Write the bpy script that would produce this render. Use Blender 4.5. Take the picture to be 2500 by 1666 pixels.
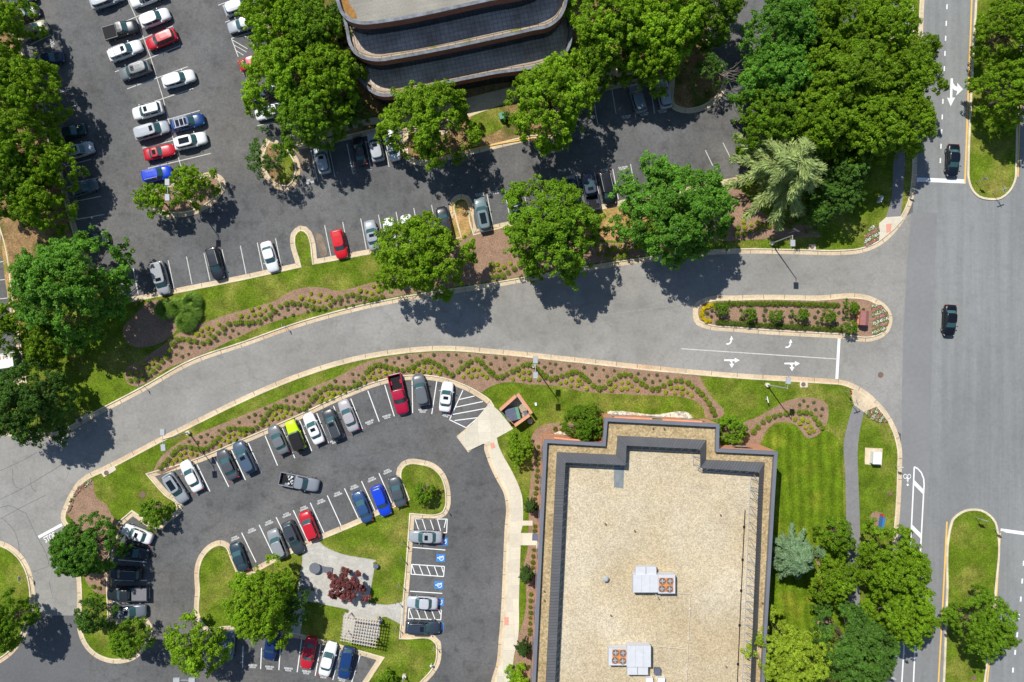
import bpy, bmesh, math, random
from mathutils import Vector, Matrix, noise
from mathutils.geometry import tessellate_polygon
R = math.radians
scene = bpy.context.scene
for o in list(bpy.data.objects): bpy.data.objects.remove(o)
C = scene.collection
# ---------------------------------------------------------------- camera, sky, sun
PPM = 16.5; H = 118.0                       # photo pixels per metre on the ground, camera height
cam_d = bpy.data.cameras.new('camera'); cam = bpy.data.objects.new('camera', cam_d); C.objects.link(cam)
cam.location = (0, 0, H); cam.rotation_euler = (0, 0, 0)
cam_d.sensor_width = 36; cam_d.lens = 36*H/(2500/PPM); cam_d.clip_end = 3000; cam_d.clip_start = 1
scene.camera = cam
SUN_EL = R(54.7); sdir = Vector((-.577, .817, 0)).normalized()*math.cos(SUN_EL) + Vector((0, 0, math.sin(SUN_EL)))
w = bpy.data.worlds.new('World'); scene.world = w; w.use_nodes = True
nt = w.node_tree; bg = nt.nodes['Background']; sk = nt.nodes.new('ShaderNodeTexSky'); sk.sky_type = 'NISHITA'
sk.sun_disc = False; sk.sun_elevation = SUN_EL; sk.sun_rotation = math.atan2(sdir.x, sdir.y); sk.altitude = 100
sk.dust_density = .4; sk.ozone_density = 2.0
nt.links.new(sk.outputs[0], bg.inputs[0]); bg.inputs[1].default_value = 0.10
sd = bpy.data.lights.new('sun', 'SUN'); sun = bpy.data.objects.new('sun', sd); C.objects.link(sun)
sd.energy = 4.6; sd.angle = R(.5); sd.color = (1, .96, .88); sun.rotation_euler = sdir.to_track_quat('Z', 'Y').to_euler()
scene.view_settings.view_transform = 'Standard'; scene.view_settings.look = 'None'
scene.view_settings.exposure = 0.0; scene.view_settings.gamma = 1
# ---------------------------------------------------------------- pixel (of the photo, 2500 wide) -> place at height z
def P(x, y, z=0.0):
    s = (H-z)/H/PPM
    return Vector(((x-1250)*s, (833-y)*s, z))
REG = dict(a=(0,0,3.92), b=(600,0,3.92), c=(1200,0,3.92), d=(1800,0,3.357), e=(0,400,3.92), f=(600,400,3.92), g=(1200,400,3.92),
           h=(1800,400,3.357), i=(0,800,3.92), j=(600,800,3.92), k=(1200,800,3.92), l=(1800,800,3.357), m=(0,1200,3.365),
           n=(600,1200,3.365), o=(1200,1200,3.365), p=(1800,1200,3.361))
def Z(r, pts):
    ox, oy, s = REG[r]; return [(ox+q[0]/s, oy+q[1]/s) + tuple(q[2:]) for q in pts]
# ---------------------------------------------------------------- tagging
def tag(o, label=None, cat=None, group=None, kind=None):
    if label: o['label'] = label
    if cat: o['category'] = cat
    if group: o['group'] = group
    if kind: o['kind'] = kind
    return o
def link(name, me, parent=None, mats=None):
    o = bpy.data.objects.new(name, me); C.objects.link(o)
    if parent: o.parent = parent
    if mats and me:
        for m in (mats if isinstance(mats, (list, tuple)) else [mats]): me.materials.append(m)
    return o
def empty(name, loc=(0,0,0), rz=0):
    o = bpy.data.objects.new(name, None); C.objects.link(o); o.location = loc; o.rotation_euler = (0,0,rz)
    o.empty_display_size = .3; return o
def copy_tree(o, parent=None, color=None):
    c = o.copy(); C.objects.link(c); c.parent = parent
    for ch in o.children: copy_tree(ch, c)
    return c
# ---------------------------------------------------------------- mesh collecting
class MB:
    def __init__(s): s.v = []; s.f = []; s.mi = []; s.uv = []; s.m = 0
    def face(s, idx, uv=None): s.f.append(tuple(idx)); s.mi.append(s.m); s.uv.append(uv)
    def quadpts(s, pts, uv=None):
        b = len(s.v); s.v += [tuple(p) for p in pts]; s.face(range(b, b+len(pts)), uv)
    def box(s, cx, cy, cz, sx, sy, sz, rz=0, top=1.0):
        b = len(s.v); c, n = math.cos(rz), math.sin(rz)
        for k, (dx, dy, dz) in enumerate([(-1,-1,-1),(1,-1,-1),(1,1,-1),(-1,1,-1),(-1,-1,1),(1,-1,1),(1,1,1),(-1,1,1)]):
            t = top if dz > 0 else 1
            x, y = dx*sx/2*t, dy*sy/2*t; s.v.append((cx+x*c-y*n, cy+x*n+y*c, cz+dz*sz/2))
        for q in [(0,3,2,1),(4,5,6,7),(0,1,5,4),(1,2,6,5),(2,3,7,6),(3,0,4,7)]: s.face([b+i for i in q])
    def tube(s, p0, p1, r0, r1=None, n=8, cap=True):
        r1 = r0 if r1 is None else r1; p0, p1 = Vector(p0), Vector(p1); d = (p1-p0)
        if d.length < 1e-6: return
        q = d.to_track_quat('Z', 'Y'); b = len(s.v)
        for p, r in ((p0, r0), (p1, r1)):
            for k in range(n):
                a = 2*math.pi*k/n; s.v.append(tuple(p + q @ Vector((r*math.cos(a), r*math.sin(a), 0))))
        for k in range(n): s.face((b+k, b+(k+1)%n, b+n+(k+1)%n, b+n+k))
        if cap: s.face([b+n+k for k in range(n)]); s.face([b+n-1-k for k in range(n)])
    def disc(s, c, r, z, n=20, h=0.0, rx=None):
        b = len(s.v)
        for k in range(n): a = 2*math.pi*k/n; s.v.append((c[0]+r*math.cos(a), c[1]+(rx or r)*math.sin(a), z))
        s.face(range(b, b+n))
    def rings(s, rings, cap0=True, cap1=True):
        n = len(rings[0]); b = len(s.v)
        for r in rings: s.v += [tuple(p) for p in r]
        for i in range(len(rings)-1):
            for k in range(n): s.face((b+i*n+k, b+i*n+(k+1)%n, b+(i+1)*n+(k+1)%n, b+(i+1)*n+k))
        if cap0: s.face([b+n-1-k for k in range(n)])
        if cap1: s.face([b+(len(rings)-1)*n+k for k in range(n)])
    def mesh(s, name, mats, smooth=False):
        me = bpy.data.meshes.new(name); me.from_pydata(s.v, [], s.f); me.update()
        for m in (mats if isinstance(mats, (list, tuple)) else [mats]): me.materials.append(m)
        if any(s.mi): me.polygons.foreach_set('material_index', s.mi)
        if any(u for u in s.uv):
            l = me.uv_layers.new(name='UVMap'); k = 0
            for f, u in zip(s.f, s.uv):
                for j in range(len(f)): l.data[k].uv = u[j] if u else (0, 0); k += 1
        if smooth: me.polygons.foreach_set('use_smooth', [True]*len(s.f))
        return me
    def obj(s, name, mats, parent=None, smooth=False): return link(name, s.mesh(name, mats, smooth), parent)
# ---------------------------------------------------------------- materials
def nodes(name):
    m = bpy.data.materials.new(name); m.use_nodes = True; n = m.node_tree.nodes; return m, n, m.node_tree.links, n['Principled BSDF']
def mat(name, col, rough=.8, var=.15, scale=3.0, scale2=None, var2=.12, metal=0, spec=.3, objcol=False, world=False, bump=0, coat=0, tint=None, emit=None):
    m, n, L, b = nodes(name)
    b.inputs['Roughness'].default_value = rough; b.inputs['Metallic'].default_value = metal
    b.inputs['Specular IOR Level'].default_value = spec; b.inputs['Coat Weight'].default_value = coat
    b.inputs['Coat Roughness'].default_value = .04
    if world: g = n.new('ShaderNodeNewGeometry').outputs['Position']
    else: g = n.new('ShaderNodeTexCoord').outputs['Object']
    def val(sc, amt, det=4):
        t = n.new('ShaderNodeTexNoise'); t.inputs['Scale'].default_value = sc; t.inputs['Detail'].default_value = det
        L.new(g, t.inputs['Vector']); r = n.new('ShaderNodeMapRange'); r.inputs[1].default_value = .3; r.inputs[2].default_value = .7
        r.inputs[3].default_value = 1-amt; r.inputs[4].default_value = 1+amt; L.new(t.outputs[0], r.inputs[0]); return r.outputs[0], t.outputs[0]
    a, raw = val(scale, var)
    if scale2:
        c2, _ = val(scale2, var2); mm = n.new('ShaderNodeMath'); mm.operation = 'MULTIPLY'; L.new(a, mm.inputs[0]); L.new(c2, mm.inputs[1]); a = mm.outputs[0]
    v = n.new('ShaderNodeVectorMath'); v.operation = 'SCALE'; L.new(a, v.inputs['Scale'])
    if objcol: oi = n.new('ShaderNodeObjectInfo'); L.new(oi.outputs['Color'], v.inputs[0])
    elif tint:
        mx = n.new('ShaderNodeMix'); mx.data_type = 'RGBA'; mx.inputs[6].default_value = (*col, 1); mx.inputs[7].default_value = (*tint[0], 1)
        t = n.new('ShaderNodeTexNoise'); t.inputs['Scale'].default_value = tint[1]; t.inputs['Detail'].default_value = 5; L.new(g, t.inputs['Vector'])
        r = n.new('ShaderNodeMapRange'); r.inputs[1].default_value = tint[2]; r.inputs[2].default_value = tint[3]; L.new(t.outputs[0], r.inputs[0])
        L.new(r.outputs[0], mx.inputs[0]); L.new(mx.outputs[2], v.inputs[0])
    else: v.inputs[0].default_value = col
    L.new(v.outputs[0], b.inputs['Base Color'])
    if bump:
        bp = n.new('ShaderNodeBump'); bp.inputs['Strength'].default_value = bump; bp.inputs['Distance'].default_value = .05
        t = n.new('ShaderNodeTexNoise'); t.inputs['Scale'].default_value = scale*6; L.new(g, t.inputs['Vector'])
        L.new(t.outputs[0], bp.inputs['Height']); L.new(bp.outputs[0], b.inputs['Normal'])
    m['last'] = 1
    return m
def crackify(m, cell, width, dark, thr=.5, warp=1.2):
    """thin wandering cracks, world coordinates, over the material's base colour"""
    n, L = m.node_tree.nodes, m.node_tree.links; b = n['Principled BSDF']; src = b.inputs['Base Color'].links[0].from_socket
    g = n.new('ShaderNodeNewGeometry').outputs['Position']
    wn = n.new('ShaderNodeTexNoise'); wn.inputs['Scale'].default_value = .5; wn.inputs['Detail'].default_value = 5; L.new(g, wn.inputs['Vector'])
    sc = n.new('ShaderNodeVectorMath'); sc.operation = 'SCALE'; sc.inputs['Scale'].default_value = warp*2; L.new(wn.outputs['Color'], sc.inputs[0])
    ad = n.new('ShaderNodeVectorMath'); L.new(g, ad.inputs[0]); L.new(sc.outputs[0], ad.inputs[1])
    vo = n.new('ShaderNodeTexVoronoi'); vo.feature = 'DISTANCE_TO_EDGE'; vo.voronoi_dimensions = '2D'; vo.inputs['Scale'].default_value = 1/cell
    L.new(ad.outputs[0], vo.inputs['Vector'])
    r = n.new('ShaderNodeMapRange'); r.inputs[1].default_value = 0; r.inputs[2].default_value = width/cell; r.inputs[3].default_value = 1; r.inputs[4].default_value = 0
    L.new(vo.outputs['Distance'], r.inputs[0])
    mk = n.new('ShaderNodeTexNoise'); mk.inputs['Scale'].default_value = .12; L.new(g, mk.inputs['Vector'])
    r2 = n.new('ShaderNodeMapRange'); r2.inputs[1].default_value = thr-.05; r2.inputs[2].default_value = thr+.1; L.new(mk.outputs[0], r2.inputs[0])
    mu = n.new('ShaderNodeMath'); mu.operation = 'MULTIPLY'; L.new(r.outputs[0], mu.inputs[0]); L.new(r2.outputs[0], mu.inputs[1])
    m2 = n.new('ShaderNodeMath'); m2.operation = 'MULTIPLY'; m2.inputs[1].default_value = dark; L.new(mu.outputs[0], m2.inputs[0])
    mx = n.new('ShaderNodeMix'); mx.data_type = 'RGBA'; mx.inputs[7].default_value = (.03,.032,.035,1); L.new(m2.outputs[0], mx.inputs[0]); L.new(src, mx.inputs[6])
    L.new(mx.outputs[2], b.inputs['Base Color']); return m
def grid_mod(m, kind, sx, sy, mort, dark, rot=0, uv=False, bricky=True):
    """darker joints of a paver / brick / seam pattern multiplied over the base colour"""
    n, L = m.node_tree.nodes, m.node_tree.links; b = n['Principled BSDF']; src = b.inputs['Base Color'].links[0].from_socket
    if uv: g = n.new('ShaderNodeTexCoord').outputs['UV']
    else: g = n.new('ShaderNodeNewGeometry').outputs['Position']
    mp = n.new('ShaderNodeMapping'); mp.inputs['Rotation'].default_value = (0,0,rot); L.new(g, mp.inputs['Vector'])
    br = n.new('ShaderNodeTexBrick'); br.inputs['Scale'].default_value = 1; br.inputs['Brick Width'].default_value = sx; br.inputs['Row Height'].default_value = sy
    br.inputs['Mortar Size'].default_value = mort; br.inputs['Mortar Smooth'].default_value = .3; br.offset = .5 if bricky else 0
    br.inputs['Color1'].default_value = (1,1,1,1); br.inputs['Color2'].default_value = (.86,.86,.86,1); br.inputs['Mortar'].default_value = (dark,dark,dark,1)
    L.new(mp.outputs[0], br.inputs['Vector'])
    mx = n.new('ShaderNodeMix'); mx.data_type = 'RGBA'; mx.blend_type = 'MULTIPLY'; mx.inputs[0].default_value = 1
    L.new(src, mx.inputs[6]); L.new(br.outputs[0], mx.inputs[7]); L.new(mx.outputs[2], b.inputs['Base Color']); return m
def speckle(m, scale, lo, hi, amt):
    n, L = m.node_tree.nodes, m.node_tree.links; b = n['Principled BSDF']; src = b.inputs['Base Color'].links[0].from_socket
    g = n.new('ShaderNodeNewGeometry').outputs['Position']; t = n.new('ShaderNodeTexVoronoi'); t.inputs['Scale'].default_value = scale; L.new(g, t.inputs['Vector'])
    s = n.new('ShaderNodeSeparateColor'); L.new(t.outputs['Color'], s.inputs[0])
    r = n.new('ShaderNodeMapRange'); r.inputs[3].default_value = lo; r.inputs[4].default_value = hi; L.new(s.outputs[0], r.inputs[0])
    v = n.new('ShaderNodeVectorMath'); v.operation = 'SCALE'; L.new(src, v.inputs[0]); L.new(r.outputs[0], v.inputs['Scale']); L.new(v.outputs[0], b.inputs['Base Color']); return m
M = {}
M['lot'] = crackify(mat('asphalt_dark', (.128,.129,.131), .85, .12, .15, 2.5, .12, world=True, tint=((.165,.155,.14), .06, .45, .75)), 9, .06, .35, .5)
speckle(M['lot'], 9, .9, 1.1, 1)
def stains(m, scale, lo, hi, dark, sx=1, sy=1, thr=.42):
    """soft dark blotches (oil, tyre wear) fixed to the pavement"""
    n, L = m.node_tree.nodes, m.node_tree.links; b = n['Principled BSDF']; src = b.inputs['Base Color'].links[0].from_socket
    mp = n.new('ShaderNodeMapping'); mp.inputs['Scale'].default_value = (sx, sy, 1); L.new(n.new('ShaderNodeNewGeometry').outputs['Position'], mp.inputs[0])
    t = n.new('ShaderNodeTexNoise'); t.inputs['Scale'].default_value = scale; t.inputs['Detail'].default_value = 6; t.inputs['Roughness'].default_value = .65; L.new(mp.outputs[0], t.inputs['Vector'])
    r = n.new('ShaderNodeMapRange'); r.inputs[1].default_value = thr; r.inputs[2].default_value = thr+.18; r.inputs[3].default_value = lo; r.inputs[4].default_value = hi; L.new(t.outputs[0], r.inputs[0])
    v = n.new('ShaderNodeVectorMath'); v.operation = 'SCALE'; L.new(src, v.inputs[0]); L.new(r.outputs[0], v.inputs['Scale']); L.new(v.outputs[0], b.inputs['Base Color'])
stains(M['lot'], .55, .72, 1.03, 1, thr=.32); stains(M['lot'], .09, .88, 1.10, 1, thr=.42)
M['drive'] = crackify(mat('asphalt_worn', (.285,.275,.25), .9, .06, .12, 2.2, .07, world=True, tint=((.30,.292,.275), .05, .4, .6)), 6, .05, .26, .46)
speckle(M['drive'], 9, .94, 1.06, 1); stains(M['drive'], .5, .86, 1.02, 1, thr=.32); stains(M['drive'], .06, .93, 1.06, 1)
M['mid'] = crackify(mat('asphalt_patch', (.135,.137,.14), .9, .08, .2, 2.5, .08, world=True), 8, .05, .3, .5)
M['road'] = mat('asphalt_road', (.265,.275,.27), .9, .07, .08, 1.7, .05, world=True, tint=((.235,.24,.242), .04, .4, .6)); speckle(M['road'], 8, .95, 1.05, 1); stains(M['road'], 1.0, .90, 1.05, 1, .55, .02); stains(M['road'], .4, .93, 1.02, 1, thr=.33)
M['roadlane'] = mat('asphalt_lane', (.235,.238,.24), .9, .05, .15, 1.7, .05, world=True)
M['gutter'] = mat('gutter_concrete', (.64,.52,.36), .9, .14, .3, 3, .14, world=True, tint=((.60,.42,.26), .07, .5, .75))
M['kerb'] = mat('kerb_concrete', (.70,.61,.44), .9, .2, .5, 4, .08, world=True)
M['greyconc'] = mat('grey_concrete', (.45,.44,.40), .9, .12, .5, 4, .08, world=True)
M['conc'] = grid_mod(mat('pale_concrete', (.72,.66,.53), .9, .06, .25, 3, .06, world=True), 'b', 1.9, 1.9, .02, .75, R(-3), bricky=False)
M['lawn'] = mat('lawn_grass', (.115,.175,.012), .95, .28, .5, 6, .32, world=True, spec=.1, tint=((.28,.25,.06), .20, .46, .78)); speckle(M['lawn'], 7, .75, 1.25, 1)
_m = mat('mown_lawn', (.105,.17,.008), .95, .22, .5, 6, .3, world=True, spec=.1, tint=((.19,.21,.02), .3, .5, .75)); speckle(_m, 7, .75, 1.25, 1); M['mown'] = _m
def stripes(m, rot, sc):
    n, L = m.node_tree.nodes, m.node_tree.links; b = n['Principled BSDF']; src = b.inputs['Base Color'].links[0].from_socket
    mp = n.new('ShaderNodeMapping'); mp.inputs['Rotation'].default_value = (0,0,rot); L.new(n.new('ShaderNodeNewGeometry').outputs['Position'], mp.inputs[0])
    w_ = n.new('ShaderNodeTexWave'); w_.inputs['Scale'].default_value = sc; w_.inputs['Distortion'].default_value = 5; w_.inputs['Detail'].default_value = 2; w_.inputs['Detail Scale'].default_value = .3; L.new(mp.outputs[0], w_.inputs[0])
    r = n.new('ShaderNodeMapRange'); r.inputs[3].default_value = .88; r.inputs[4].default_value = 1.24; L.new(w_.outputs[1], r.inputs[0])
    v = n.new('ShaderNodeVectorMath'); v.operation = 'SCALE'; L.new(src, v.inputs[0]); L.new(r.outputs[0], v.inputs['Scale']); L.new(v.outputs[0], b.inputs['Base Color'])
stripes(M['mown'], R(-2.5), .21)
M['drylawn'] = mat('dry_grass', (.30,.25,.06), .95, .22, .8, 6, .3, world=True, spec=.1, tint=((.52,.30,.14), .35, .4, .65)); speckle(M['drylawn'], 7, .8, 1.2, 1)
M['dirt'] = mat('leaf_litter', (.30,.19,.09), .95, .25, .6, 7, .3, world=True, spec=.1, tint=((.09,.11,.02), .2, .48, .62)); speckle(M['dirt'], 7, .7, 1.3, 1)
M['mulch'] = mat('bark_mulch', (.32,.205,.14), .95, .12, .7, 9, .25, world=True, spec=.1); speckle(M['mulch'], 10, .75, 1.25, 1)
M['white'] = mat('road_paint_white', (.86,.87,.85), .7, .04, 2, 9, .05, world=True)
M['oldwhite'] = mat('worn_paint_white', (.62,.62,.58), .7, .12, 2, 9, .15, world=True)
M['yellow'] = mat('road_paint_yellow', (.85,.52,.12), .7, .08, 2, world=True)
M['blue'] = mat('road_paint_blue', (.05,.24,.62), .7, .08, 2, world=True)
M['paver'] = grid_mod(mat('stone_paver', (.54,.52,.47), .85, .08, .4, 3, .1, world=True), 'b', .7, .5, .02, .8, R(12))
M['path'] = mat('asphalt_path', (.235,.23,.235), .9, .07, .4, 3, .08, world=True)
M['redtile'] = mat('tactile_tile', (.72,.34,.25), .8, .1, 5, world=True)
M['stones'] = speckle(mat('white_river_stones', (.62,.58,.48), .9, .15, 4, world=True), 5, .5, 1.35, 1)
M['gravel'] = speckle(speckle(mat('roof_gravel', (.53,.425,.265), .95, .10, .10, 1.2, .06, world=True, tint=((.60,.52,.38), .09, .40, .65)), 7, .74, 1.22, 1), 2.4, .98, 1.02, 1)
M['gravel2'] = speckle(mat('roof_gravel_tan', (.50,.385,.215), .95, .14, .3, 2, .14, world=True, tint=((.34,.25,.13), .3, .45, .7)), 5, .68, 1.25, 1)
M['brick'] = mat('terracotta_brick', (.68,.33,.20), .9, .08, .8, 8, .08, world=True)
M['capmetal'] = mat('grey_cap_metal', (.17,.18,.215), .5, .06, .6, world=True, spec=.5)
M['seam'] = grid_mod(mat('standing_seam_metal', (.135,.14,.155), .5, .06, .5, spec=.5), 'b', .42, 50, .06, .62, 0, uv=True, bricky=False)
M['darkbrick'] = mat('dark_red_brick', (.30,.11,.08), .9, .1, .6, 6, .1, world=True)
M['greycap'] = mat('weathered_cap_stone', (.19,.205,.23), .8, .35, 1.2, 8, .15, world=True)
M['tile'] = grid_mod(mat('terrace_tile', (.62,.53,.46), .9, .14, .4, 3, .12, world=True, tint=((.42,.34,.27), .3, .45, .7)), 'b', .62, .62, .035, .45, R(-11.5), bricky=False)
M['band'] = mat('terrace_border_concrete', (.44,.35,.26), .9, .15, .8, 6, .12, world=True, tint=((.3,.28,.08), .6, .55, .7))
M['deck'] = grid_mod(mat('weathered_roof_board', (.36,.34,.29), .9, .15, .5, 5, .14, world=True, tint=((.27,.255,.22), .25, .45, .65)), 'b', 9, .45, .02, .8, R(-10.5))
M['rust'] = mat('orange_roof_debris', (.33,.17,.05), .95, .2, 2, 8, .2, world=True)
M['glassdark'] = mat('dark_window_glass', (.012,.02,.03), .12, .05, 2, spec=.6)
M['frame'] = mat('window_frame', (.25,.25,.26), .5, .05, 3)
M['paint'] = mat('car_paint', (1,1,1), .3, .02, 2, objcol=True, coat=.35, spec=.4, metal=.0)
M['glass'] = mat('car_glass', (.045,.115,.125), .12, .05, 1, spec=.7)
M['sideglass'] = mat('car_side_glass', (.008,.014,.018), .08, .05, 1, spec=.6)
M['tablegrey'] = mat('grey_table_mesh', (.16,.17,.20), .7, .1, 3)
M['rubber'] = mat('tyre_rubber', (.02,.02,.02), .8, .05, 4)
M['rim'] = mat('wheel_rim', (.4,.4,.42), .35, .05, 4, metal=.8)
M['black'] = mat('black_plastic', (.016,.016,.019), .7, .1, 4, spec=.2)
M['lens'] = mat('headlight_lens', (.42,.45,.48), .1, .02, 4, spec=.7)
M['red'] = mat('tail_lens', (.6,.02,.03), .25, .05, 4)
M['steel'] = mat('galvanised_steel', (.42,.44,.45), .5, .08, 3, spec=.5)
M['acpaint'] = mat('grey_unit_paint', (.62,.63,.66), .6, .05, 1.5)
M['rustpaint'] = mat('rusty_orange_metal', (.62,.26,.10), .8, .15, 4)
M['whitepaint'] = mat('white_paint', (.8,.82,.82), .5, .05, 2)
M['wood'] = mat('weathered_white_timber', (.62,.55,.46), .8, .12, 3)
M['bark'] = mat('tree_bark', (.16,.12,.085), .95, .2, 4)
M['palebark'] = mat('pale_branch_bark', (.24,.21,.18), .95, .15, 4)
M['iron'] = mat('cast_iron', (.20,.13,.10), .8, .15, 6)
M['pinkstone'] = mat('pink_granite', (.33,.14,.13), .7, .1, 3)
M['green'] = mat('green_bin_paint', (.12,.32,.22), .6, .1, 2)
M['slateblue'] = mat('grey_bin_lid', (.13,.15,.21), .6, .1, 2)
M['signblue'] = mat('sign_blue', (.05,.20,.50), .5, .05, 2)
M['signred'] = mat('sign_red', (.6,.05,.06), .5, .05, 2)
def leafmat(name):
    m, n, L, b = nodes(name); oi = n.new('ShaderNodeObjectInfo'); at = n.new('ShaderNodeAttribute'); at.attribute_name = 'tint'
    mx = n.new('ShaderNodeMix'); mx.data_type = 'RGBA'; mx.blend_type = 'MULTIPLY'; mx.inputs[0].default_value = 1
    L.new(oi.outputs['Color'], mx.inputs[6]); L.new(at.outputs['Color'], mx.inputs[7])
    rr = n.new('ShaderNodeMapRange'); rr.inputs[3].default_value = .88; rr.inputs[4].default_value = 1.12; L.new(oi.outputs['Random'], rr.inputs[0])
    v = n.new('ShaderNodeVectorMath'); v.operation = 'SCALE'; L.new(mx.outputs[2], v.inputs[0]); L.new(rr.outputs[0], v.inputs['Scale'])
    L.new(v.outputs[0], b.inputs['Base Color']); b.inputs['Roughness'].default_value = .55; b.inputs['Specular IOR Level'].default_value = .25
    tr = n.new('ShaderNodeBsdfTranslucent'); L.new(v.outputs[0], tr.inputs[0]); ms = n.new('ShaderNodeMixShader'); ms.inputs[0].default_value = .3
    L.new(b.outputs[0], ms.inputs[1]); L.new(tr.outputs[0], ms.inputs[2]); L.new(ms.outputs[0], n['Material Output'].inputs[0]); return m
M['leaf'] = leafmat('foliage')
# ---------------------------------------------------------------- outlines
def smooth(pts, step=9.0, closed=True):
    """pts (x,y[,1=corner]) in photo pixels -> dense polyline"""
    n = len(pts); out = []
    def tang(i):
        if len(pts[i]) > 2: return None
        a, b, c = pts[(i-1) % n], pts[i], pts[(i+1) % n]
        if not closed and (i == 0 or i == n-1): return None
        d1 = math.dist(a[:2], b[:2]); d2 = math.dist(b[:2], c[:2])
        t = [((b[k]-a[k])/d1*d2 + (c[k]-b[k])/d2*d1)/(d1+d2) for k in (0, 1)]; l = math.hypot(*t) or 1
        return (t[0]/l, t[1]/l)
    for i in range(n if closed else n-1):
        a, b = pts[i], pts[(i+1) % n]; d = math.dist(a[:2], b[:2])
        if d < 1e-6: continue
        u = ((b[0]-a[0])/d, (b[1]-a[1])/d); t0 = tang(i) or u; t1 = tang((i+1) % n) or u
        k = max(1, min(14, int(d/step))) if (t0 != u or t1 != u) else 1
        for j in range(k):
            s = j/k; h1 = 2*s**3-3*s*s+1; h2 = s**3-2*s*s+s; h3 = -2*s**3+3*s*s; h4 = s**3-s*s
            out.append(tuple(h1*a[q]+h2*d*t0[q]+h3*b[q]+h4*d*t1[q] for q in (0, 1)))
    if not closed: out.append(pts[-1][:2])
    return out
def area(p): return sum(p[i][0]*p[(i+1) % len(p)][1]-p[(i+1) % len(p)][0]*p[i][1] for i in range(len(p)))/2
def world(pts, z=0):
    w_ = [P(x, y, z) for x, y in pts]; w_ = [Vector((v.x, v.y)) for v in w_]
    return w_ if area(w_) > 0 else w_[::-1]
def inset(p, d):
    """p: counter-clockwise 2D outline; d > 0 goes inward"""
    n = len(p); out = []
    for i in range(n):
        a, b, c = p[i-1], p[i], p[(i+1) % n]; e1 = (b-a).normalized(); e2 = (c-b).normalized()
        n1 = Vector((-e1.y, e1.x)); n2 = Vector((-e2.y, e2.x)); m_ = (n1+n2)
        if m_.length < 1e-4: m_ = n1.copy()
        m_.normalize(); k = max(.45, m_.dot(n1)); out.append(b+m_*(d/k))
    return out
def sheet(name, poly, z, m, parent=None, kind='structure'):
    tri = tessellate_polygon([[Vector((v.x, v.y, 0)) for v in poly]]); mb = MB(); mb.v = [(v.x, v.y, z) for v in poly]
    for t in tri:
        a, b, c = [poly[i] for i in t]
        if (b-a).cross(c-a) < 0: t = (t[0], t[2], t[1])
        mb.face(t)
    o = mb.obj(name, m, parent)
    if not parent and kind: o['kind'] = kind
    return o
def ribbon(name, outer, inner, z, m, parent=None, drop=None, kind='structure', drop_in=None):
    mb = MB(); n = len(outer)
    for i in range(n):
        j = (i+1) % n; a, b, c, d = outer[i], outer[j], inner[j], inner[i]
        mb.quadpts([(a.x,a.y,z),(b.x,b.y,z),(c.x,c.y,z),(d.x,d.y,z)])
        if drop is not None: mb.quadpts([(a.x,a.y,drop),(b.x,b.y,drop),(b.x,b.y,z),(a.x,a.y,z)])
        if drop_in is not None: mb.quadpts([(d.x,d.y,z),(c.x,c.y,z),(c.x,c.y,drop_in),(d.x,d.y,drop_in)])
    o = mb.obj(name, m, parent)
    if not parent and kind: o['kind'] = kind
    return o
def joints(name, outer, inner, z, step, m, parent):
    mb = MB(); acc = 0
    for i in range(len(outer)-1):
        a, b = outer[i], outer[i+1]; l = (b-a).length; acc += l
        if acc > step:
            acc = 0; d = (b-a).normalized()*.035; c = inner[i+1]
            mb.quadpts([(b.x-d.x,b.y-d.y,z),(b.x+d.x,b.y+d.y,z),(c.x+d.x,c.y+d.y,z),(c.x-d.x,c.y-d.y,z)])
    if mb.f: mb.obj(name, m, parent)
def island(pts, fill, gw=.60, kw=.18, km='kerb', gm='gutter', name='lawn'):
    p = world(smooth(pts)); g = inset(p, gw) if gw else p; k = inset(g, kw)
    if gw:
        go = ribbon('gutter', p, g, .012, M[gm]); joints('gutter_joint', p, g, .016, 3.0, M['iron'], go)
    ribbon('kerb', g, k, .15, M[km], drop=0)
    return sheet(name, k, .125, M[fill])
def bed(pts, m, z, name='mulch_bed', st=9): return sheet(name, world(smooth(pts, st)), z, M[m])
def line(mb, a, b, wd, z=.012):
    a, b = P(*a), P(*b); d = (b-a).normalized()*wd/2; n_ = Vector((-d.y, d.x, 0)); e = Vector((0,0,z))
    mb.quadpts([a-n_+e, b-n_+e, b+n_+e, a+n_+e])
def pline(mb, pts, wd, z=.012, closed=False):
    q = list(pts)+([pts[0]] if closed else [])
    for a, b in zip(q, q[1:]): line(mb, a, b, wd, z); z += .0004
# ================================================================ ground
mb = MB(); mb.quadpts([(-900,-900,-.06),(900,-900,-.06),(900,900,-.06),(-900,900,-.06)]); mb.obj('ground', M['lawn'])['kind'] = 'structure'
lot = bed([(-220,-220,1),(2760,-220,1),(2760,1900,1),(-220,1900,1)], 'lot', 0, 'parking_lot')
drive = bed([(-220,1040,1),(100,1040,1),(600,820,1),(1200,680,1),(1800,600,1),(2150,560,1),(2228,520,1),(2213,640,1),(2204,817,1),(2200,1060,1),(2050,950,1),(1800,925,1),
      (1200,870,1),(600,980,1),(190,1185,1),(160,1270,1),(200,1440,1),(200,1503,1),(-220,1503,1)], 'drive', .004, 'driveway')
bed([(-220,1503,1),(200,1503,1),(219,1620,1),(222,1900,1),(-220,1900,1)], 'mid', .004, 'driveway')
road = bed([(2262,-220,1),(2257,0,1),(2240,345,1),(2228,520,1),(2213,640,1),(2204,817,1),(2200,1060,1),(2196,1260,1),(2150,1900,1),(2760,1900,1),(2760,-220,1)], 'road', .004, 'road')
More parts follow.
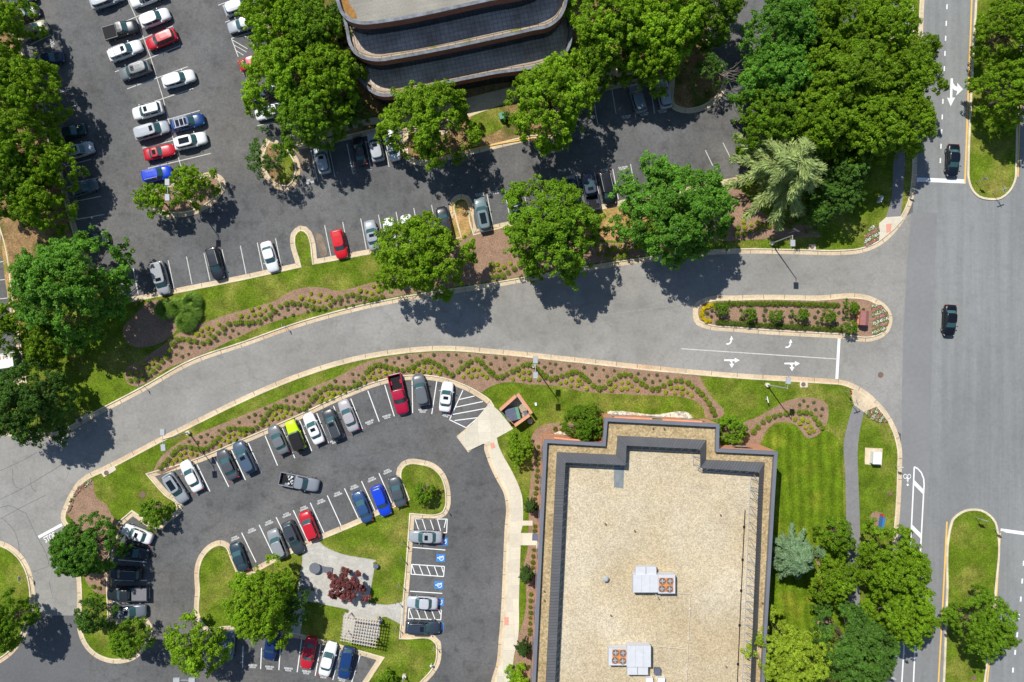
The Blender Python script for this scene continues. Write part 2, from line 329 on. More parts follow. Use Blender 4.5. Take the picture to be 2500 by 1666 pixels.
sheet('road_lane_patch', world([(2224,520),(2288,520),(2276,830),(2268,1160),(2256,1400),(2238,1880),(2150,1880),(2196,1260),(2202,1060),(2206,817),(2215,640)]), .007, M['roadlane'], road)
# ---- islands
N = [(93,1068),(122,1070),(166,1056),(217,1027),(357,953),(464,893),(600,845),(727,800),(880,758),(977,738),(1200,703),(1411,666),(1582,640),(1710,624.5),(1800,620),(1949,621.5),
     (2053,623),(2098,619),(2143,603),(2181,573),(2211,531),(2229,489),(2236,445),(2240,345),(2254,65),(2257,0,1),(2262,-215,1),(2217,-215,1),(2217,80,1),(2000,95,1),(1935,110,1),(1895,330),(1880,415,1),(1771,438),
     (1521,488),(1468,499.5),(1200,550.5),(1164,560,1),(1158,540),(1152,490),(1143,478),(1126,474),(1108,481),(1098,497),(1102,533),(1112,571,1),(1080,578.5),(901,609),
     (774,632,1),(767,583),(760,566),(748,554),(732,551),(720,558),(710,571),(708,585),(721,643.5,1),(600,670),(383,713),(301,729,1),(296,668),(286,655),(271,650),(255,655),(225,640),(208,620),
     (189,558),(125,325),(57,122),(20,0,1),(-30,-215,1),(-215,-215,1),(-215,560,1),(-10,560,1),(0,594),(23,755),(41,851),(52,925,1),(-215,960,1),(-215,1068,1)]
island(N, 'lawn')
S1 = [(149,1271),(149.5,1253),(157,1232),(176,1195),(190,1175),(211,1159),(247,1142),(398,1064),(472,1027),(600,965),(727,912),(855,872.7),(982,851),(1084,844.5),(1200,852),(1404,872.7),(1582,892),
      (1800,911.5),(2020,925),(2056,928),(2083,937),(2116,956),(2148,985),(2175,1020),(2193,1059),(2202,1098),(2202,1142),(2196,1267),(2192,1313),(2172,1666),(2155,1880,1),(1180,1880,1),(1192,1700),(1201,1656),
      (1210,1628),(1218,1556),(1232,1289),(1235,1235),(1228,1200),(1215,1177),(1189,1119),(1182,1088),(1190,1072,1),(1143,1105,1),(1114,1066,1),(1138,1046,1),(1194,995),(1161,967),(1110,943),
      (1066,931),(1008,927.5),(939,938),(855,968),(727,1027),(600,1082),(475,1134),(378,1163,1),(411,1200),(441,1224),(446,1239),(407,1280),(394,1292),(378,1292),(324,1261,1),(297,1286),
      (285,1319),(276,1366),(273,1426),(276,1512,1),(342,1506),(362,1512),(371,1526),(371.5,1548),(356,1583),(333,1608),(303,1619),(267,1619),(235,1607),(208,1583),(192,1551),(187,1512),
      (188.7,1467),(187,1420),(160,1290)]
island(S1, 'lawn')
Mi = [(967,1157),(970,1142),(980,1129),(998,1121),(1028,1122.5),(1059,1131.5),(1084,1154),(1096,1182),(1100,1210),(1098,1240),(1087,1260),(1069,1267),(1011.6,1266,1),(1001,1408),(988,1547.5,1),
      (1063,1553.5),(1075,1566),(1077.6,1586),(1074,1620),(1057,1649),(1035,1672),(1000,1720),(960,1740),(900,1740,1),(862,1700,1),(919.5,1611.6,1),(814,1582),(731,1560),(674,1550.7),(560,1540,1),(500,1540),(480,1515),
      (476,1437),(475,1390),(481,1366),(496,1342),(517,1325),(538,1319),(558,1326),(576,1362),(592,1400,1),(748,1320),(873,1267),(985,1214,1)]
island(Mi, 'lawn')
island([(-215,1640,1),(0,1620),(30,1598),(59,1559),(80,1503),(86,1461),(83,1426),(74,1390),(53,1354),(24,1330),(0,1320),(-215,1300,1)], 'lawn')
island([(377,515),(393,525),(433,531),(462,528),(497,515),(535,484),(551,456),(548,438),(530,424),(505,421),(484,428),(418,444),(380,455),(367,475),(367,500)], 'mulch', name='mulch_bed')
G = [(652,334,1),(716,322),(710,290),(632,20),(575,-215,1),(1745,-215,1),(1740,60),(1745,135),(1762,143),(1776,166),(1777,199),(1766,230),(1736,260),(1697,275.5),(1672,277),(1641,266),(1634,190,1),(1362,247,1),(1366,331),
     (1294,344),(1200,366),(1105,389),(1020,404),(998,396),(983,309,1),(944,320),(800,352),(716,368,1),(732,400),(732,425),(725,448),(707,464),(684,464),(659,451),(641,426),(632,400),(636,366)]
island(G, 'dirt', name='ground_cover')
island([(1691,765),(1692,749),(1702,736.5),(1720,728),(1800,721.7),(1979,721.7),(2142,730.6),(2160,742),(2174,760),(2179,781),(2174,802),(2157,823),(2140,830.5),(2038,826),(1800,811),(1725,803),(1700,793)], 'mulch', name='mulch_bed')
NM = [(2364.6,298),(2361,400),(2361.6,438),(2369,462),(2387,482),(2413,489),(2443,486.5),(2464,470),(2478,445),(2482,400),(2484,322),(2500,0,1),(2511,-215,1),(2392,-215,1),(2380,0)]
SM = [(2317.7,1285),(2322,1270),(2335,1256),(2356,1244.6),(2374,1241.7),(2395,1244),(2416,1256),(2431,1274),(2436.8,1298),(2432,1438),(2413,1604),(2405,1666,1),(2385,1880,1),(2286,1880,1),(2301,1666),(2309,1453)]
for q in (NM, SM): island(q, 'lawn', gw=0, kw=.3)
# ---- beds and paths laid on the islands (4 mm apart)
bed([(939,686),(906,691),(860,704),(822,710),(800,705),(778,701.5),(743,703),(715,710),(697,719),(674,734),(640,745),(600,756),(545,772),(500,789),(450,806),(400,842),(383,853),(339,884),(311,897),(306,917),(313,938),(327,943),(357,935),(398,907),(484,870),
     (600,815),(633,800),(714,772.4),(778,759),(799,757,1),(880,741),(977,721.5),(1200,687),(1411,650),(1580,624,1),(1600,614),(1720,593),(1800,587.7),(2005,579,1),(1990,560),(1900,545),(1840,500),(1800,462),(1760,460),(1735,500),(1690,560),(1600,592),
     (1560,592),(1500,594),(1450,590),(1300,570),(1235,562),(1190,560),(1150,572),(1120,595),(1075,630),(1010,668)], 'mulch', .129)
bed([(1195,561),(1240,553),(1430,524),(1478,511),(1556,496),(1562,590),(1500,588),(1452,584),(1400,570),(1300,560),(1235,557)], 'drylawn', .133, 'dry_grass_patch')
bed([(1100,560),(1110,520),(1120,495),(1135,492),(1148,520),(1150,565),(1120,588)], 'drylawn', .133, 'dry_grass_patch')
bed([(14,640),(2,560),(-20,300),(-20,-100),(6,-60),(48,120),(112,328),(172,560),(190,620),(150,600),(60,640)], 'dirt', .133, 'ground_cover')
bed([(30,800),(60,760),(40,700),(25,640),(14,590),(16,700),(30,760)], 'drylawn', .137, 'dry_grass_patch')
bed([(330,770),(370,735),(420,745),(440,790),(420,820),(370,845),(325,845),(300,810)], 'mulch', .133)
bed([(376,1149.5),(380,1139),(398,1111),(434,1083),(485,1059),(600,1011.7),(717,963),(830,917),(888,886.7),(982,867),(1084,860),(1200,866),(1404,886.7),(1582,904.6),(1685,916),(1708,919,1),(1718,940),(1736,968),
     (1766,1014),(1741,1024),(1722,1020),(1718,999),(1700,981),(1672,971),(1608,966),(1506,962),(1422,955.6),(1366,943),(1302,939),(1226,935),(1200,943),(1174,959,1),(1148,944),(1107,930),(1062,919),(1008,915),(944,925),
     (842,957),(727,1013),(600,1068),(478,1120),(393,1157,1)], 'mulch', .129)
bed([(1384,1032),(1350,1033),(1322,1040),(1302,1057),(1297,1075),(1301,1106),(1298,1144),(1293,1200),(1291,1250),(1289,1331),(1286,1352),(1279,1378),(1284,1430),(1281.7,1497),(1271,1536),(1264,1556),(1255,1616),(1245,1700),(1240,1780,1),(1330,1780,1),(1345,1100,1),(1470,1080,1),(1470,1032,1)], 'mulch', .129)
bed([(1809,1031),(1845,1020),(1877,1002),(1913,982),(1943,973),(1979,971),(2005,977),(2020,989),(2022,1008),(2017,1035),(2002,1056),(1982,1069),(1970,1070),(1958,1056),(1943,1038),(1919,1031),(1892,1032),(1874,1047),(1860,1071),(1855,1086,1),(1770,1100,1),(1770,1040)], 'mulch', .129)
bed([(224,1170),(231,1200),(237,1215),(261,1232),(273,1256),(294,1281,1),(285,1304),(275,1334),(268,1375),(268,1412),(262,1450),(232,1444),(214,1423),(200,1380),(182,1290),(178,1271),(165,1254),(170,1228),(190,1195),(205,1180)], 'mulch', .129)
for c in ((2139,1273,19,26), (1037,1190,11,10), (384,1237,14,13), (2037,1300,12,14), (2004,1365,14,18), (2125,1330,9,6), (2012,1520,18,16)):
    bed([(c[0]+c[2]*math.cos(a*.785), c[1]+c[3]*math.sin(a*.785)) for a in range(8)], 'mulch', .133)
bed([(1850,1100,1),(1862,1078),(1876,1052),(1893,1038),(1919,1036),(1940,1043),(1955,1062),(1970,1078),(1990,1070),(2010,1052),(2035,1060),(2052,1085),(2056,1142),(2059,1267),(2060,1405),(2064,1600,1),(1870,1600,1)], 'mown', .129, 'lawn')
# concrete and paths
bed([(1195,984,1),(1218,1003,1),(1253,1047,1),(1213,1069,1),(1218,1090),(1225,1106),(1248,1147),(1266,1185),(1274,1209),(1277,1240),(1277,1271,1),(1300,1271,1),(1300,1283,1),(1276,1283,1),(1271,1301,1),(1318,1301,1),(1318,1331,1),(1271,1331,1),(1267,1461),(1264,1561),(1255,1601),(1250,1646),(1240,1700),
     (1220,1780,1),(1195,1780,1),(1205,1700),(1214,1658),(1223,1628),(1231,1556),(1245,1290),(1248,1236),(1241,1200),(1228,1177),(1202,1119),(1193,1088),(1196,1076,1),(1143,1101,1),(1118,1066,1),(1141,1049,1)], 'conc', .156, 'sidewalk')
bed([(1180,1119-36,1),(1196,1076,1),(1202,1119),(1241,1200),(1248,1236),(1245,1290),(1231,1556),(1223,1628),(1214,1658),(1205,1700),(1195,1780,1),(1189,1780,1),(1199,1700),(1208,1658),(1217,1628),(1225,1556),(1239,1290),(1242,1236),(1235,1200),(1222,1177),(1196,1119),(1189,1088)], 'kerb', .160, 'kerb')
bed([(1196,1083,1),(1206,1080,1),(1210,1092,1),(1200,1097,1)], 'redtile', .166, 'tactile_paving')
bed([(1231,1506,1),(1242,1506,1),(1242,1526,1),(1231,1526,1)], 'redtile', .166, 'tactile_paving')
bed([(2074,953,1),(2083,952),(2112,968),(2141,992,1),(2108,1006,1),(2084,989,1)], 'gutter', .156, 'sidewalk')
bed([(2081,993,1),(2084,989,1),(2108,1006,1),(2098,1053),(2093,1098),(2094,1150),(2098,1267),(2098,1497),(2100,1900,1),(2070,1900,1),(2069,1468),(2065,1267),(2062,1142),(2059,1083),(2068,1038)], 'path', .137, 'path')
bed([(2162,531,1),(2198,529,1),(2205,535,1),(2183,560,1),(2144,590,1),(2145,546,1)], 'conc', .156, 'sidewalk')
bed([(2162,548,1),(2176,546,1),(2174,566,1),(2163,570,1)], 'redtile', .162, 'tactile_paving')
bed([(2162,531,1),(2174,490),(2180,400),(2190,300),(2196,120),(2196,-215,1),(2214,-215,1),(2216,120),(2208,400),(2202,490),(2198,529,1)], 'path', .137, 'path')
bed([(2111,1093,1),(2154,1095,1),(2151.5,1136.6,1),(2110,1133.6,1)], 'gutter', .150, 'concrete_pad')
for q in ([(185,1025,1),(214,1009,1),(220,1018,1),(190,1036,1)], [(247,1153,1),(281,1138,1),(285,1147,1),(255,1165,1)], [(1974,597,1),(1991,597,1),(1991,611,1),(1974,611,1)], [(1952,932,1),(1971,932,1),(1971,946,1),(1952,946,1)]):
    bed(q, 'conc', .158, 'concrete_pad')
bed([(652,337,1),(712,328,1),(760,322),(900,290),(1010,275),(1060,262),(1200,225),(1440,172),(1600,140,1),(1605,170,1),(1440,205),(1210,262),(1130,295),(1080,330),(1030,330),(930,305),(760,345),(716,350,1),(700,352,1),(655,351,1)], 'gutter', .133, 'sidewalk')
bed([(662,352,1),(712,349,1),(716,400),(712,430),(690,445),(680,420),(690,380)], 'lawn', .137, 'lawn')
bed([(1150,290),(1215,255),(1235,300),(1190,330),(1150,335)], 'lawn', .129, 'lawn')
plz = [(750,1330),(778,1324,1),(793,1337),(817,1348.6),(915,1369.4,1),(897,1472,1),(930,1478),(956,1478),(984,1471,1),(983,1524,1),(956,1509),(933,1503),(926,1512,1),(924,1553,1),(900,1574,1),(838,1556,1),(841,1506,1),(850,1485,1),(766,1467.5,1),(745.6,1464.5,1),
       (731,1547,1),(711,1545,1),(728,1452,1),(740,1378,1)]
pw = world(smooth(plz)); sheet('patio', pw, .140, M['paver']); ribbon('patio_border', inset(pw, -.16), pw, .137, M['greyconc'])
bed([(1482,1006),(1500,1004),(1578,1011),(1590,1012),(1690,1020),(1692,1028,1),(1484,1018,1)], 'stones', .133, 'gravel_bed')
bed([(1352,1060),(1400,1062),(1420,1072),(1350,1072,1)], 'stones', .133, 'gravel_bed')
M['worn'] = mat('sandy_worn_asphalt', (.24,.19,.14), .9, .3, .9, 5, .2, world=True)
bed([(716,363,1),(752,355,1),(758,385),(750,408),(737,425),(734,395)], 'worn', .008, 'worn_pavement')
bed([(774,568),(786,574),(793,600),(798,622),(790,628),(776,600)], 'worn', .008, 'worn_pavement')
# ================================================================ painted markings
a_ = MB()
def sl(mb, r, segs, wd=.12):
    for s in segs: q = Z(r, [(s[0], s[1]), (s[2], s[3])]); line(mb, q[0], q[1], wd)
sl(a_, 'a', [(945,108,1195,0),(1000,290,1575,50),(1050,505,1655,250),(1100,690,1725,440),(1218,852,1795,640),(1270,1042,1850,848),(1320,1225,1910,1060),(1362,1420,1965,1265),(1415,1613,2017,1470),
    (105,130,350,10),(235,250,425,175),(290,430,493,335),(430,935,688,848),(510,1080,745,1005),(550,1260,795,1185),(600,1440,830,1355),(650,1585,875,1525),(2090,52,2330,-40),(2155,215,2400,120),(2325,705,2560,640)], .11)
sl(a_, 'e', [(680,190,935,135),(700,365,965,312),(730,535,1000,485),(760,730,1020,662),(1275,1000,1325,1260),(1610,925,1665,1190),(1785,890,1838,1155),(1952,855,2010,1120),(2125,820,2180,1090),(2300,785,2355,1055)], .12)
sl(a_, 'b', [(65,1040,300,975),(110,1205,350,1150)], .11)
sl(a_, 'f', [(110,755,165,1020),(285,715,340,985),(755,590,815,885),(928,558,985,850),(1100,525,1155,820),(1270,490,1325,780),(1438,460,1495,750),(1608,425,1660,715),(1778,395,1835,690),(2308,290,2365,590)], .12)
sl(a_, 'g', [(125,250,180,540),(300,215,355,510),(470,180,525,475),(645,148,700,440),(815,110,870,410),(985,80,1045,380),(1160,50,1215,345),(1330,5,1385,300)], .12)
for p0, p1 in (((759,367),(775.5,443)),((803,360),(818,433)),((847,351),(861.5,424)),((892,344),(906,415)),((935,334),(950,408)),((978,326),(993,400)),((1446,226),(1460,306)),((1494,219),(1504,278)),((1541,212),(1552,288)),((1587,204),(1598,278)),
               ((1765,349),(1787,393)),((1803,325),(1826,354)),((1722,367),(1740,405)),((1879,14),(1912,20)),((0,640),(14,638)),((0,684),(22,682)),((0,730),(28,727)),((0,865),(38,860))): line(a_, p0, p1, .11)
pline(a_, Z('a', [(1225,0),(1300,165),(1440,545),(1560,940),(1655,1320),(1722,1560)])+[(449,434)], .1)
line(a_, (300,-30), (312.5,0), .1)
pline(a_, Z('a', [(2440,300),(2215,370),(2280,545)]), .12)
sl(a_, 'a', [(2225,385,2370,470),(2235,430,2360,500),(2250,480,2330,530),(2330,340,2400,385)], .1)
a_.obj('stall_lines', M['oldwhite'], lot)
b_ = MB()
sl(b_, 'i', [(1885,1310,2010,1568),(2050,1245,2190,1525),(2215,1170,2350,1460)], .13)
sl(b_, 'j', [(25,1105,150,1392),(185,1035,305,1322),(350,965,470,1250),(515,890,632,1182),(680,820,793,1112),(840,750,952,1045),(1005,680,1117,970),(1168,605,1277,900),(1330,548,1422,850),(1592,505,1597,818),(1828,515,1780,828),
    (2078,600,1950,882),(1950,882,2110,960),(2335,765,2110,960),(2040,690,2190,655),(2010,762,2270,708),(1980,832,2330,768),(2000,890,2225,862),(1108,1470,1240,1760),(1275,1395,1400,1685),(945,1540,1078,1826)], .13)
for p0, p1 in (((590,1301),(625,1373)),((632.7,1281.7),(667,1354.5)),((674,1263),(710,1336)),((716,1246),(750,1319)),((757.5,1228),(791.7,1302.5)),((799,1210),(833,1284.7))): line(b_, p0, p1, .13)
sl(b_, 'n', [(1370,460,1640,482),(1350,820,1615,838),(130,1285,122,1460),(290,1195,272,1468),(460,1215,422,1485),(620,1245,570,1515),(780,1285,715,1550),(943,1335,870,1568)], .13)
sl(b_, 'm', [(970,562,1205,582),(940,730,1207,732),(930,905,1215,905),(1997,1270,1993,1450)], .13)
for q in ([(1388,225),(1655,228),(1650,340),(1600,340)], ):
    pline(b_, Z('n', q), .13)
for q in ([(1362,600),(1632,617),(1625,700),(1358,680)], [(1340,962),(1607,975),(1602,1055),(1335,1045)]): pline(b_, Z('n', q), .13, closed=True)
sl(b_, 'n', [(1390,225,1420,315),(1450,228,1480,320),(1515,230,1545,320),(1575,232,1605,340),(1645,230,1630,300),(1365,605,1392,680),(1425,607,1455,685),(1487,610,1518,690),(1548,613,1578,695),(1608,618,1622,665),
    (1342,965,1372,1045),(1403,968,1433,1048),(1465,970,1495,1050),(1525,973,1556,1053),(1585,977,1600,1010)], .12)
b_.obj('stall_lines', M['white'], lot)
def fillpx(mb, pts, z=.012): mb.quadpts([P(x, y, 0)+Vector((0,0,z)) for x, y in pts])
def poly2(mb, pts, z):
    w_ = world(pts); base = len(mb.v); mb.v += [(v.x, v.y, z) for v in w_]
    for t in tessellate_polygon([[Vector((v.x, v.y, 0)) for v in w_]]): mb.face([base+i for i in t])
c_ = MB(); line(c_, (1663,851.8), (2042.8,876.9), .13); c_.obj('lane_line', M['oldwhite'], drive)
c_ = MB(); line(c_, (2048.7,827), (2042.8,927), .42); c_.obj('stop_line', M['white'], drive)
c_ = MB(); line(c_, (94,1312), (151.6,1281), .42); c_.obj('stop_line', M['white'], drive)
def larrow(cx, cy, s):   # curving left-turn arrow pointing up the picture
    mb = MB(); pts = [(-1.0,.95),(-.45,.95),(.0,.7),(.28,.25),(.3,-.25),(.62,-.25),(.25,-1.15),(-.25,-.1),(.02,-.18),(.0,.1),(-.2,.4),(-.5,.6),(-1.0,.62)]
    poly2(mb, [(cx+x*s, cy+y*s) for x, y in pts], .012); mb.obj('turn_arrow', M['white'], drive)
larrow(1928, 840, 10.5); larrow(1783.5, 832, 10.5)
def carrow(cx, cy, s, mb=None, T=None):  # straight on + right turn; drawn pointing right, T maps
    T = T or (lambda x, y: (cx+x*s, cy+y*s)); mb = MB()
    poly2(mb, [T(*q) for q in [(-1.9,-.22),(.7,-.22),(.7,-.62),(1.9,0),(.7,.62),(.7,.18),(.1,.18),(.1,.85),(.55,.85),(-.05,1.85),(-.65,.85),(-.2,.85),(-.25,.5),(-.55,.2),(-1.9,.18)]], .012)
    return mb.obj('turn_arrow', M['white'])
for q in ((1934,888),(1787,880)): carrow(q[0], q[1], 10).parent = drive
mb = MB(); T = lambda x, y: (2180+x/5.228, y/5.228)
poly2(mb, [T(*q) for q in [(736,1002),(764,1002),(766,1060),(790,1095),(822,1113),(820,1058),(893,1142),(805,1224),(822,1165),(780,1150),(760,1128),(757,1250),(793,1247),(736,1358),(690,1245),(727,1260)]], .012); mb.obj('turn_arrow', M['white'], road)
c_ = MB(); line(c_, (2238,438.7), (2357,443.5), .6); c_.obj('stop_line', M['white'], road)
c_ = MB(); line(c_, (2442.7,1294.5), (2560,1311), .5); c_.obj('stop_line', M['white'], road)
c_ = MB()
for y0 in (17, 57.5, 94, 131, 168, 210, 248, 286, 322, 357.5, 392.6): x0 = 2311.8-(y0-17)*.0428; line(c_, (x0+.3,y0-6), (x0-.3,y0+6), .19)
for k in range(-6, 1): line(c_, (2312-k*1.6, 17+k*38-44), (2311.5-k*1.6, 17+k*38-32), .24)
for x0, y0 in ((2499,1375.5),(2495.6,1419),(2492,1463),(2487.9,1506),(2483.4,1550),(2478.4,1593),(2473,1636.5)): line(c_, (x0+.4,y0-6), (x0-.4,y0+6), .24)
c_.obj('lane_dashes', M['white'], road)
c_ = MB(); pline(c_, [(2380,-215),(2372.5,0),(2364,220),(2355.6,447)], .22)
pline(c_, [(2311.8,1274),(2303,1450),(2291,1666),(2276,1880)], .22); pline(c_, [(2442,1301),(2433.7,1444),(2417,1602),(2410,1666),(2392,1880)], .2); pline(c_, [(2493,250),(2488,336),(2485,432)], .2); c_.obj('edge_line', M['yellow'], road)
c_ = MB(); pline(c_, [(2232,1140),(2229.3,1200),(2224,1310),(2207.6,1569),(2201.7,1666),(2190,1880)], .2); pline(c_, [(2232,1140),(2241,1145),(2249,1154),(2255,1169),(2256,1185),(2255,1200),(2247,1349),(2236,1533),(2230,1666),(2216,1880)], .2, .0165)
for q in (((2231.5,1172),(2255,1196),(2254.5,1208),(2231,1184)), ((2225.5,1280),(2249.5,1304),(2249,1317),(2225,1292)), ((2221,1388),(2244,1412),(2243,1424),(2220,1400))): poly2(c_, q, .022)
c_.obj('bike_lane_line', M['white'], road)
def ring(mb, c, r, wd, z=.012, n=18, rx=1):
    for k in range(n):
        a0, a1 = 2*math.pi*k/n, 2*math.pi*(k+1)/n
        mb.quadpts([(c.x+math.cos(a)*q*rx, c.y+math.sin(a)*q, z) for a, q in ((a0,r),(a1,r),(a1,r-wd),(a0,r-wd))])
c_ = MB(); ring(c_, P(2210,1163.4), .36, .1, rx=.8); ring(c_, P(2219.5,1163.4), .36, .1, rx=.8)
pline(c_, [(2214,1160),(2216,1168),(2214,1173),(2217,1176)], .09); pline(c_, [(2217,1162),(2214,1168),(2218,1170),(2216,1178)], .09, .0145)
c_.disc(P(2216,1184), .16, .012); c_.obj('bicycle_symbol', M['white'], road)
c_ = MB()
for q in ((2207,1255,2203,1330),): pass
for k in range(16): t = k/15; line(c_, (1490+t*200, 767-t*27), (1490+(t+.055)*200, 767-(t+.055)*27), .06, .0125)
c_.obj('faded_line', mat('faded_paint', (.40,.36,.28), .9, .1, 3, world=True), drive)
# disabled symbols
sq = [(1083,1322.5),(1076,1362.5),(1071.6,1428.8),(1073,1470),(1072.5,1530)]
for x, y in sq:
    mb = MB(); poly2(mb, [(x-10.5,y-10),(x+10.5,y-9),(x+10,y+10),(x-11,y+9)], .012); o = mb.obj('accessible_symbol', M['blue'], lot)
    s_ = MB(); p = P(x, y); ring(s_, p+Vector((.10,-.06,0)), .34, .09, .016); s_.disc(p+Vector((-.42,.02,0)), .1, .0165)
    for A, B in (((-.4,0),(.12,.0)),((-.15,0),(-.15,.28)),((.1,0),(.28,.3)),((.28,.3),(.44,.2))):
        a, b = p+Vector((*A,0)), p+Vector((*B,0)); d = (b-a).normalized()*.05; n_ = Vector((-d.y, d.x, 0)); s_.quadpts([v+Vector((0,0,.017)) for v in (a-n_, b-n_, b+n_, a+n_)])
    s_.obj('wheelchair_mark', M['white'], o)
# lettering
_tc = {}
def text(s, x, y, size, rot, m='white', parent=None, sx=1.0):
    if s not in _tc:
        cu = bpy.data.curves.new('lettering', 'FONT'); cu.body = s; cu.align_x = 'CENTER'; cu.align_y = 'CENTER'; cu.size = 1; cu.offset = .012
        cu.space_line = .85; t = bpy.data.objects.new('t', cu); C.objects.link(t); bpy.context.view_layer.update()
        _tc[s] = bpy.data.meshes.new_from_object(t); bpy.data.objects.remove(t); _tc[s].materials.clear(); _tc[s].materials.append(M[m])
    o = link('lettering', _tc[s], parent); o.location = P(x, y, 0)+Vector((0,0,.013)); o.scale = (size*sx, size, 1); o.rotation_euler = (0,0,R(rot)); return o
for x, y, r in ((903,1032,23),(945,1018,16),(1032,1004,-2),(1088,1014,-18),(983,1010,8),(863,1052,22),(817,1078,24)): text('RESERVED\nINOVA', x, y, .36, r, parent=lot, sx=.8)
for x, y, r in ((945,1151,203),(907,1170,203),(864,1189,202),(824,1206,202),(783,1224,202),(741,1241,202),(699,1257,202),(656,1276,202),(614,1295,202),(573,1314,202),
                (617,1627,-4),(658,1631,-5),(704,1635,-6),(748,1642,-7),(790,1652,-9),(835,1660,-11)): text('RESERVED\nINOVA', x, y, .36, r, parent=lot, sx=.8)
text('STOP', 122, 1313, 1.25, 28, parent=drive, sx=.62)
text('EVC\nCHARGER', 754, 444, .40, 12, parent=lot, sx=.8); text('EVC\nCHARGER', 128, 107, .38, -72, parent=lot, sx=.8)
for x, y in ((1172,476),(1213,470),(1258,461),(1393,434),(1476,416),(1521,411),(1529,286),(1572,279),(1618,272)): text('FOR VISITORS\nCUSTOMER', x, y, .30, 10, parent=lot, sx=.75)
# yellow kerbs
def strip(name, pts, wd, z, m):
    mb = MB(); q = smooth(pts, closed=False); pline(mb, q, wd, z); o = mb.obj(name, M[m]); o['kind'] = 'structure'
strip('painted_kerb', [(1050,391),(1105,377),(1200,355),(1344,331)], .2, .154, 'yellow')
strip('painted_kerb', [(1104,520),(1104,500),(1112,490),(1126,484.5),(1139,488),(1147,500),(1150,515)], .2, .154, 'yellow')
# joints between asphalt patches, crack sealing lines
mb = MB()
for q in ([(0,1220),(60,1190),(110,1160),(150,1135)],[(0,1150),(60,1122),(90,1105)],[(62,1250),(85,1300),(118,1370),(120,1382)],[(80,1397),(118,1383)],[(120,1420),(126,1448)],[(40,1450),(30,1290),(5,1265)],
          [(60,1253),(20,1235),(0,1240)],[(30,1145),(40,1190),(55,1195)],[(75,1165),(80,1195),(88,1200)],[(0,1268),(60,1235),(112,1209)]): pline(mb, smooth(q, closed=False), .055, .009)
mb.obj('sealed_cracks', mat('crack_sealant', (.12,.12,.125), .8, .1, 3, world=True), drive)
# ================================================================ shrubs, flowers, trees
def leafmesh(name, clumps, nl, size, seed, flat=.35, droop=0, align=False, elong=1.0):
    """clumps: (centre, radius, outward dir, tint). Loose leaf quads scattered over each clump's surface."""
    rnd = random.Random(seed); V = []; F = []; T = []
    for c, r, out, tv in clumps:
        for _ in range(nl):
            d = Vector((rnd.gauss(0,1), rnd.gauss(0,1), rnd.gauss(0,1))).normalized(); d = (d+out*.55+Vector((0,0,.25))).normalized()
            p = c+d*r*(.55+.5*rnd.random()); p.z -= droop*rnd.random()
            nrm = (d*.7+Vector((rnd.gauss(0,.5), rnd.gauss(0,.5), rnd.gauss(0,.5)+flat))).normalized()
            t = nrm.orthogonal().normalized(); t = (out-nrm*out.dot(nrm)+Vector((rnd.gauss(0,.12), rnd.gauss(0,.12), 0))).normalized() if align else (Matrix.Rotation(rnd.random()*6.283, 3, nrm) @ t); b = nrm.cross(t); s = size*(.6+.8*rnd.random())
            i = len(V); V += [p-t*s*elong, p-b*s*.55, p+t*s*elong, p+b*s*.55]; F.append((i,i+1,i+2,i+3))
            k = tv*(.8+.4*rnd.random()); T += [(k*(.92+.16*rnd.random()), k, k*.9)]*4
    me = bpy.data.meshes.new(name); me.from_pydata([tuple(v) for v in V], [], F); me.update()
    ca = me.color_attributes.new('tint', 'FLOAT_COLOR', 'POINT'); flatc = []
    for t in T: flatc += [t[0], t[1], t[2], 1]
    ca.data.foreach_set('color', flatc); me.materials.append(M['leaf']); return me
